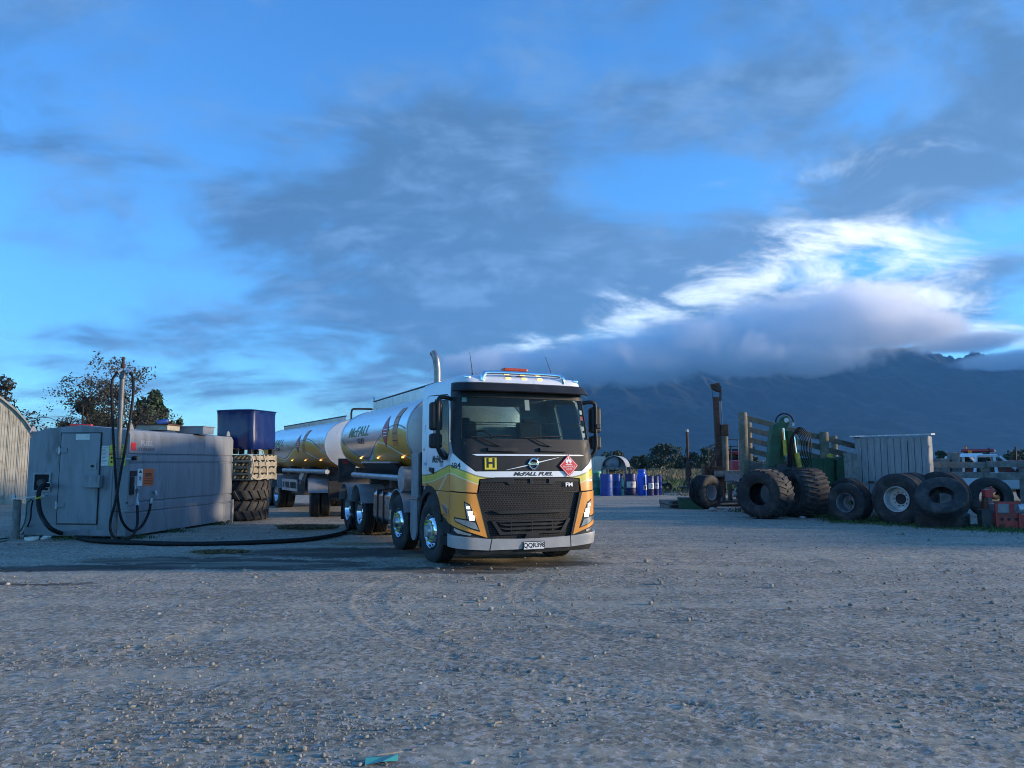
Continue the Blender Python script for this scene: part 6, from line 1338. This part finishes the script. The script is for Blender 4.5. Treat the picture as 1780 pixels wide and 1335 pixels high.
tyre_thing('tyre standing behind the small grey-rimmed wheel', 1496, 902, .75, 1.18, .4, (-.8, -.6), .58, 'rib')
tyre_thing('large tyre on a white rim with a dark centre hole', 1572, 912, .15, 1.36, .5, (-.78, -.62), .5, 'rib', WHTR, True, grooves=5)
tyre_thing('ribbed tyre standing directly behind the white-rimmed one', 1600, 906, .4, 1.36, .52, (-.78, -.62), .55, 'rib', grooves=6)
tyre_thing('large truck tyre standing behind the leaning tyre', 1684, 912, 1.2, 1.4, .46, (-.8, -.6), .5, 'rib', grooves=5)
g = ground_at(1668, 921); tyre_thing('tyre lying flat at the bottom beside the red implement', 1664, 920, .66, 1.25, .42, (.02, -.05, 1), .55, 'rib', z=.2)
tyre_thing('tyre tilted against others on top of the flat one', 1660, 921, .5, 1.2, .34, (-.4, -.6, .69), .46, 'rib', z=.74, grooves=4)
tyre_thing('tyre in shadow behind the red implement at the right edge', 1768, 905, 1.2, 1.2, .4, (-.2, -.97), .55, 'rib')
# red implement
def make_implement():
    g = ground_at(1742, 921); t = thing('red_implement', 'red painted implement frame with bolt holes at the right edge', 'implement', (g.x, g.y, 0), R(-6))
    k = g.y / FPX; L = lambda u, v, dy=0.: Vector(((u - 1742) * k, dy, (920 - v) * k))
    MB().b2(L(1733, 917), L(1781, 894, .06)).build('front_plate', RED, t, bevel=.006)
    for u in (1743, 1754, 1766): MB().cyl(L(u, 902, -.004), L(u, 902, .03), .04, n=14).build('bolt_hole', BLACK, t)
    for u in (1734, 1771, 1800): MB().beam(L(u, 919, -.02), L(u, 873, -.02), .06, .05, (0, 1, 0)).build('upright', RED, t)
    MB().beam(L(1734, 874, -.02), L(1770, 874, -.02), .05, .05).build('top_bar', RED, t); MB().b2(L(1733, 917, .7), L(1800, 875, .75)).build('rear_plate', RED, t)
    MB().b2(L(1739, 893, .1), L(1760, 876, .5)).build('motor', GREYMET, t, bevel=.03); MB().cyl(L(1768, 884, .0), L(1780, 884, .0), .12, n=18).build('gear_housing', GALV, t, 40)
    MB().b2(L(1712, 918, .05), L(1731, 886, .3)).build('counterweight', CHASSIS, t, bevel=.02)
    MB().b2(L(1722, 866, .1), L(1735, 852, .3)).build('red_bracket', RED, t, bevel=.01); MB().beam(L(1733, 847, .15), L(1736, 858, .15), .04, .05).build('red_tab', RED, t); MB().beam(L(1722, 888, .2), L(1724, 864, .2), .12, .1).build('rusty_arm', RUST, t)
    MB().b2(L(1690, 918, .72), L(1810, 915, .9)).build('skid', CHASSIS, t)
make_implement()
# timber fence on the right
def make_fence():
    y = 25.2; t = thing('yard_fence', 'old timber rail fence in front of the white ute', 'fence', (at(1622, 800, y).x, y, 0), R(3))
    L = lambda u, v, dy=0.: Vector((at(u, v, y).x - at(1622, 800, y).x, dy, at(u, v, y).z))
    for (u0, v0, u1, v1, h, dy) in ((1620, 808, 1718, 808.5, .2, 0), (1716, 807, 1800, 806.5, .2, -.05), (1620, 825, 1718, 826, .2, 0), (1712, 829, 1800, 827, .24, -.05)): MB().beam(L(u0, v0, dy), L(u1, v1, dy), .05, h).build('rail', TIMBER2, t, bevel=.01)
    for u in (1628, 1721, 1790): a = L(u, 806, .1); MB().lathe([(0, -.05), (.14, -.05), (.13, a.z), (0, a.z + .02)], o=(a.x, .15, 0), n=14).build('post', TIMBER2, t, 40)
    for k in range(2): pass
    for i, (u, v0, w, lb) in enumerate(((1657, 786, .3, 'weathered square strainer post rising behind the fence'), (1637, 797, .34, 'short mossy post top beside the shed'))):
        p = at(u, v0, 27.); MB().b2((-w / 2, -w / 2, 0), (w / 2, w / 2, p.z)).build('strainer_post', TIMBER2, label=lb, cat='post', loc=(p.x, 27., 0), bevel=.02)
make_fence()
# low pallet, green box, timber offcuts and rubble beside the ribbed wheel
o = thing('pallet', 'low dark pallet at the left end of the dumped tyres', 'pallet', (*ground_at(1180, 884).xy, 0), .1); o.location.y += .5
make_pallet(o, .9, 1.0, True)
o = thing('pallet', 'second dark pallet stacked on the low one', 'pallet', (*ground_at(1180, 884).xy, .142), .16); o.location.y += .5; make_pallet(o, .9, 1.0, True)
gb = thing('green_box', 'green steel box between low pallet and ribbed wheel', 'box', (*ground_at(1200, 885).xy, 0), R(-8)); gb.location.y += .3
MB().b2((-.35, -.3, 0), (.5, .4, .36)).build('box_body', GREEN, gb, bevel=.01); MB().b2((-.37, -.32, .36), (.52, .42, .39)).build('lid', CHASSIS, gb)
for i, (u, v, a, L_, w) in enumerate(((1262, 868, .5, 1.3, .2), (1272, 876, .1, 1.6, .16), (1258, 882, -.1, 1.7, .14), (1280, 872, 1.0, 1.2, .22), (1284, 884, .3, .8, .12))):
    g = ground_at(u, v); MB().b2((-L_ / 2, -w / 2, 0), (L_ / 2, w / 2, .06 + .04 * (i == 3))).build('timber_offcut', TIMBER2, label=('broad grey board lying nearest the driver legs', 'middle board of the offcut pile by the ribbed wheel', 'long board lowest in the offcut pile', 'thick log slab leaning on the offcut pile', 'short board end beside the open tractor tyre')[i], cat='board', group='timber offcuts by the wheel', loc=(g.x, g.y + 1.0, .02 + .07 * (i % 3)), rz=a, bevel=.008)
lg = thing('log', 'short grey log end resting beside the stock ramp post', 'log', (*ground_at(1284, 868).xy, .25), .6); MB().lathe([(0, -.5), (.2, -.5), (.22, 0), (.2, .5), (0, .5)], ax=(.8, .5, .35), n=14).build('log', TIMBER2, lg, 40)
for i, (u, v, r, lb) in enumerate(((1239, 889, .16, 'pale flat rock in front of the silver-rimmed wheel'), (1268, 889, .13, 'brown rock between the wheel and open tractor tyre'), (1262, 891, .09, 'small white rock right of the pale flat rock'), (1395, 902, .1, 'pale stone at the foot of the chevron tyre'))):
    g = ground_at(u, v); bm = bmesh.new(); bmesh.ops.create_icosphere(bm, subdivisions=2, radius=r)
    for q in bm.verts: q.co *= 1 + .3 * (random.random() - .5); q.co.z *= .6
    me = bpy.data.meshes.new('rock'); bm.to_mesh(me); bm.free(); me.materials.append(M('rock', (.3, .29, .27), .9, 0, .3, 8, bump=.4, bs=40)); link('rock', me, None, label=lb, cat='rock', loc=(g.x, g.y, r * .3))
# green fringe under the tyres
def fr(n):
    u = rng.uniform(1440, 1800, n); v = np.interp(u, [1440, 1540, 1640, 1720, 1800], [906, 911, 918, 923, 926]) + rng.normal(-1, 2.2, n)
    g = [ground_at(a, b) for a, b in zip(u, v)]; return np.array([p.x for p in g]), np.array([p.y for p in g])
grass_blades('grass', 3500, fr, .09, M('fringe_grass', (.06, .12, .03), .85, 0, .4, 3), 'green grass fringe growing along the dumped tyres', .008)
lt = thing('litter', 'teal plastic wrapper lying in the gravel at the bottom edge', 'litter', (*ground_at(662, 1327).xy, .01), .3)
MB().add([(-.09, -.03, 0), (.0, -.045, .015), (.09, -.02, .0), (.1, .03, .02), (.02, .045, .008), (-.08, .035, .018)], [(0, 1, 4, 5), (1, 2, 3, 4)]).build('wrapper', M('teal_plastic', (.06, .32, .3), .3), lt); MB().beam((-.02, .02, .03), (.13, .06, .02), .012, .006).build('stick', PALLET, lt)

# ------------------------------------------------------------------ trees
def leaf_mat(name, c, var=.45):
    m = M(name, c, .7, 0, var, 1.1); m.node_tree.nodes['Principled BSDF'].inputs['Subsurface Weight'].default_value = 0; return m
def leaf_cloud(P, size, flat=.0):
    n = len(P); a = rng.normal(size=(n, 3)); a /= np.linalg.norm(a, axis=1)[:, None]; b = rng.normal(size=(n, 3)); b -= a * (a * b).sum(1)[:, None]; b /= np.linalg.norm(b, axis=1)[:, None]
    s = size * rng.uniform(.6, 1.3, (n, 1)); co = np.stack([P - a * s, P + b * s * .5, P + a * s, P - b * s * .5], 1).reshape(-1, 3)
    return co, np.arange(n * 4).reshape(n, 4)
def branch_tree(label, x, y, h, spread, leaf, mat, levels=4, kids=(7, 5, 4), leaf_per=5, lean=0., up=.55, droop=.0, trunk=.1, seed=1, base=0., group='trees behind the fuel tank'):
    rs = random.Random(seed); t = thing('tree', label, 'tree', (x, y, 0), 0, group); m = MB(); tips = []
    def grow(p, d, L, r, lev):
        pts = [p]; q = p; dd = d.copy(); n = 5
        for i in range(n):
            w_ = .05 if lev == 0 else .16; dd = (dd + Vector((rs.gauss(0, w_), rs.gauss(0, w_), rs.gauss(0, .1) - droop * lev * .1))).normalized(); q = q + dd * (L / n); pts.append(q)
        m.tube(pts, [r * (1 - .75 * i / n) for i in range(n + 1)], 7 if lev == 0 else 4, cap=False)
        if lev >= levels - 1:
            tips.extend(pts[1:]); return
        for k in range(kids[min(lev, len(kids) - 1)]):
            f = rs.uniform(.25 if lev else .2 + base, 1.); i = min(n - 1, int(f * n)); o = pts[i].lerp(pts[i + 1], f * n - i); a = rs.uniform(0, 6.283)
            side = Vector((math.cos(a), math.sin(a), rs.uniform(-.1, .5))) * spread; nd = (dd * up + side).normalized()
            grow(o, nd, L * rs.uniform(.42, .68), r * .5 * (1 - .4 * f), lev + 1)
    grow(Vector((0, 0, -.1)), Vector((lean, 0, 1)), h * .85, trunk, 0)
    m.build('trunk', BARK, t, 60)
    P = np.array([p[:] for p in tips]); P = np.repeat(P, leaf_per, 0) + rng.normal(0, leaf * 1.6, (len(P) * leaf_per, 3))
    co, f = leaf_cloud(P, leaf); tri_mesh('crown', co, f, mat, t); return t
def blob_tree(label, x, y, h, w, mat, n=1500, leaf=.3, seed=3, lobes=9, pointed=False, group='trees beyond the field', trunk=.15):
    rs = np.random.default_rng(seed); t = thing('tree', label, 'tree', (x, y, 0), 0, group); m = MB(); m.tube([(0, 0, -.1), (.05, 0, h * .4), (0, .05, h * .85)], [trunk, trunk * .7, trunk * .2], 7); P = []
    for k in range(lobes):
        zf = rs.uniform(.25, .93); wid = w / 2 * ((1 - zf) * 1.0 + .4 if pointed else math.sin(math.pi * min(.95, .25 + zf * .68)) ** .6); a = rs.uniform(0, 6.283); rr = wid * rs.uniform(.2, .85)
        c = np.array([math.cos(a) * rr, math.sin(a) * rr, h * zf]); m.tube([(0, 0, h * zf * .7), tuple(c)], [trunk * .35, trunk * .1], 4, cap=False)
        rad = wid * rs.uniform(.35, .6); q = rs.normal(size=(n // lobes, 3)); q /= np.linalg.norm(q, axis=1)[:, None]; q *= rs.random((len(q), 1)) ** .4 * rad; q[:, 2] *= (1.3 if pointed else .8); P.append(c + q)
    P = np.concatenate(P); P[:, 2] = np.maximum(P[:, 2], h * .06); m.build('trunk', BARK, t, 60); co, f = leaf_cloud(P, leaf); tri_mesh('crown', co, f, mat, t); return t
AUT = leaf_mat('autumn_leaves', (.05, .045, .03)); DGL = leaf_mat('dark_leaves', (.022, .04, .018)); MGL = leaf_mat('mid_leaves', (.032, .05, .022)); POP = leaf_mat('poplar_leaves', (.03, .06, .024))
def make_trees():
    X = lambda u, y: at(u, 800, y).x
    blob_tree('dense autumn tree rising behind the barn roof', X(0, 40), 40., 6.4, 3.4, AUT, 2600, .1, 5, 18, False, 'trees behind the fuel tank')
    branch_tree('tall sparse autumn birch with bare twigs above the fuel tank door', X(150, 40), 40., 5.8, .85, .075, AUT, 4, (13, 7, 5), 4, seed=11, up=.55, droop=.8, trunk=.12)
    branch_tree('smaller sparse birch just right of the hose pole', X(225, 41), 41., 4.6, .7, .065, AUT, 4, (8, 5, 4), 2, seed=22, up=.6, droop=.5, trunk=.09)
    branch_tree('low spreading birch left of the tall sparse one', X(118, 41), 41., 4.3, .85, .07, AUT, 4, (8, 5, 4), 3, seed=31, up=.4, droop=.4, trunk=.09)
    blob_tree('dark pointed conifer behind the fuel tank door', X(150, 44), 44., 5.4, 2.6, DGL, 2600, .13, 4, 16, True, 'trees behind the fuel tank')
    blob_tree('dark bushy tree behind the fuel tank notice sheets', X(185, 45), 45., 4.9, 3.2, DGL, 2600, .13, 6, 14, False, 'trees behind the fuel tank')
    blob_tree('dark shrub behind the left end of the fuel tank', X(122, 44), 44., 4.0, 2.6, DGL, 2000, .13, 16, 12, False, 'trees behind the fuel tank')
    blob_tree('tall poplar right of the hose pole', X(262, 52), 52., 6.6, 3.2, POP, 4200, .18, 8, 18, True, 'trees behind the fuel tank')
    blob_tree('shorter poplar between pole and blue container', X(244, 52), 52., 5.6, 2.8, POP, 3400, .18, 9, 16, True, 'trees behind the fuel tank')
    blob_tree('small poplar left of the blue container', X(302, 56), 56., 5.0, 2.6, POP, 2200, .16, 10, 14, True, 'trees behind the fuel tank')
    blob_tree('low poplar top nearest the blue container', X(318, 56), 56., 4.4, 2.2, POP, 1800, .16, 12, 12, True, 'trees behind the fuel tank')
    blob_tree('rounded tree above the tank shelter', X(1062, 80), 80., 2.9, 3.6, MGL, 1800, .16, 13, 12)
    for i, (u, y, vt, w, sd, lb) in enumerate(((1114, 130, 794, 4.2, 14, 'rounded hazy tree left of the tallest field tree'), (1153, 120, 766, 5.4, 15, 'tallest field tree standing between barrels and rusty mast'), (1184, 130, 792, 3.6, 17, 'small hazy tree just left of the rusty mast'), (1222, 125, 781, 5.2, 18, 'broad hazy tree behind the post driver guard'), (1262, 130, 790, 5.0, 19, 'hazy tree hidden behind the pale driven post'),
                       (1310, 140, 794, 5.4, 20, 'low hazy tree behind the stock ramp posts'), (1080, 140, 800, 5.6, 21, 'low distant tree right of the tank shelter'), (1640, 120, 784, 2.6, 24, 'thin hazy tree top right of the shed'), (1682, 125, 781, 3.6, 25, 'bushy hazy tree behind the white ute roof'), (1770, 110, 781, 7.0, 26, 'broad tree at the right edge behind the tractor'))):
        blob_tree(lb, X(u, y), y, at(u, vt, y).z, w, MGL if i % 2 else DGL, 1700, .26, sd, 11)
    # power line far left
    a, b = at(-60, 719, 60), at(118, 723, 75); pts = [a.lerp(b, k / 12) + Vector((0, 0, -.25 * math.sin(math.pi * k / 12))) for k in range(13)]
    MB().tube(pts, .018, 5).build('power_line', CHASSIS, label='thin power line crossing the sky at the far left', cat='cable')
make_trees()
# far hedge line along the back of the field, too far to count
def far_hedge():
    P = []; 
    for k in range(90):
        x = -40 + k * 3.0 + rng.uniform(-1, 1); y = 190 + rng.uniform(-8, 8); h = rng.uniform(.9, 2.2); q = rng.normal(size=(130, 3)); q /= np.linalg.norm(q, axis=1)[:, None]; q *= rng.random((130, 1)) ** .5; P.append(np.array([x, y, h * .5]) + q * [2.4, 1.5, h * .55])
    P = np.concatenate(P); co, f = leaf_cloud(P, .4); tri_mesh('treeline', co, f, DGL, kind='stuff', label='far dark hedge line along the back of the field', cat='hedge')
far_hedge()
# added shed out of view to the right, blocking low sun from the tyres
def make_shade_shed():
    t = thing('added_shade_shed', 'added corrugated shed out of view on the right, shading the dumped tyres', 'shed', (21.5, 15, 0), R(-3.5))
    cl = M('shade_shed_iron', (.3, .29, .27), .6, .3, .2, 2, dirt=(.2, .14, .1), dirt_amt=.3)
    for k in range(18): MB().b2((0, k * 1.0 + .004, 0), (.06 + .015 * (k % 2), k * 1.0 + .996, 2.9)).build('cladding_sheet', cl, t)
    MB().b2((.1, 0, 0), (7, .06, 2.9)).build('end_wall', cl, t); MB().b2((6.95, .1, 0), (7, 18, 2.9)).build('back_wall', cl, t); MB().prism([(-.3, -.3, 2.9), (3.5, -.3, 3.5), (7.3, -.3, 2.9), (7.3, -.3, 2.96), (3.5, -.3, 3.57), (-.3, -.3, 2.96)], (0, 18.6, 0)).build('roof', cl, t)
make_shade_shed()

# weeds and dry stalks where nothing drives
def weeds(n, spots, r, h, label, mat):
    def reg(k):
        i = rng.integers(0, len(spots), k); c = np.array(spots)[i]; return c[:, 0] + rng.normal(0, r, k), c[:, 1] + rng.normal(0, r * .6, k)
    grass_blades('weeds', n, reg, h, mat, label, .009, lean=.5)
WD = M('weed_green', (.05, .085, .03), .85, 0, .4, 4); WS = M('dry_stalk', (.2, .155, .08), .9, 0, .3, 4)
G = lambda u, v: tuple(ground_at(u, v).xy)
weeds(1500, [G(1265, 880), G(1300, 890), G(1372, 897), G(1440, 900), G(1455, 905), G(1520, 908), G(1625, 914), G(1720, 920)], .28, .16, 'green weeds between the dumped tyres', WD)
weeds(900, [G(1215, 880), G(1280, 878), G(1360, 893), G(1530, 905)], .35, .22, 'dry stalks standing among the dumped tyres', WS)
weeds(900, [G(70, 936), G(130, 938), G(230, 936), G(300, 925), G(372, 912)], .22, .09, 'short weeds along the foot of the fuel tank', WD)
weeds(700, [G(1090, 859), G(1120, 860), G(1160, 857), G(1060, 860), G(1200, 862)], .5, .2, 'weeds at the foot of the drums', WS)
# twigs and chips of bark lying in the gravel
for i, (u, v, a, l) in enumerate(((790, 1100, .5, .22), (430, 1052, .1, .16), (865, 1262, 1.1, .1), (1035, 1145, 1.4, .12), (300, 1110, .7, .14), (1240, 1165, .2, .12))):
    g = ground_at(u, v); MB().tube(curve_pts([(-l / 2, 0, .006), (0, l * .12, .012), (l / 2, 0, .005)], 3), [.005] * 7, 6).build('twig', PALLET, label=('pale twig in the gravel right below the truck front wheel', 'short twig in the gravel left of the truck', 'tiny chip of wood at the bottom centre of the gravel', 'small twig in the gravel below the number plate', 'short twig in the left foreground gravel', 'small twig in the right foreground gravel')[i], cat='twig', group='twigs in the gravel', loc=(g.x, g.y, .006), rz=a)
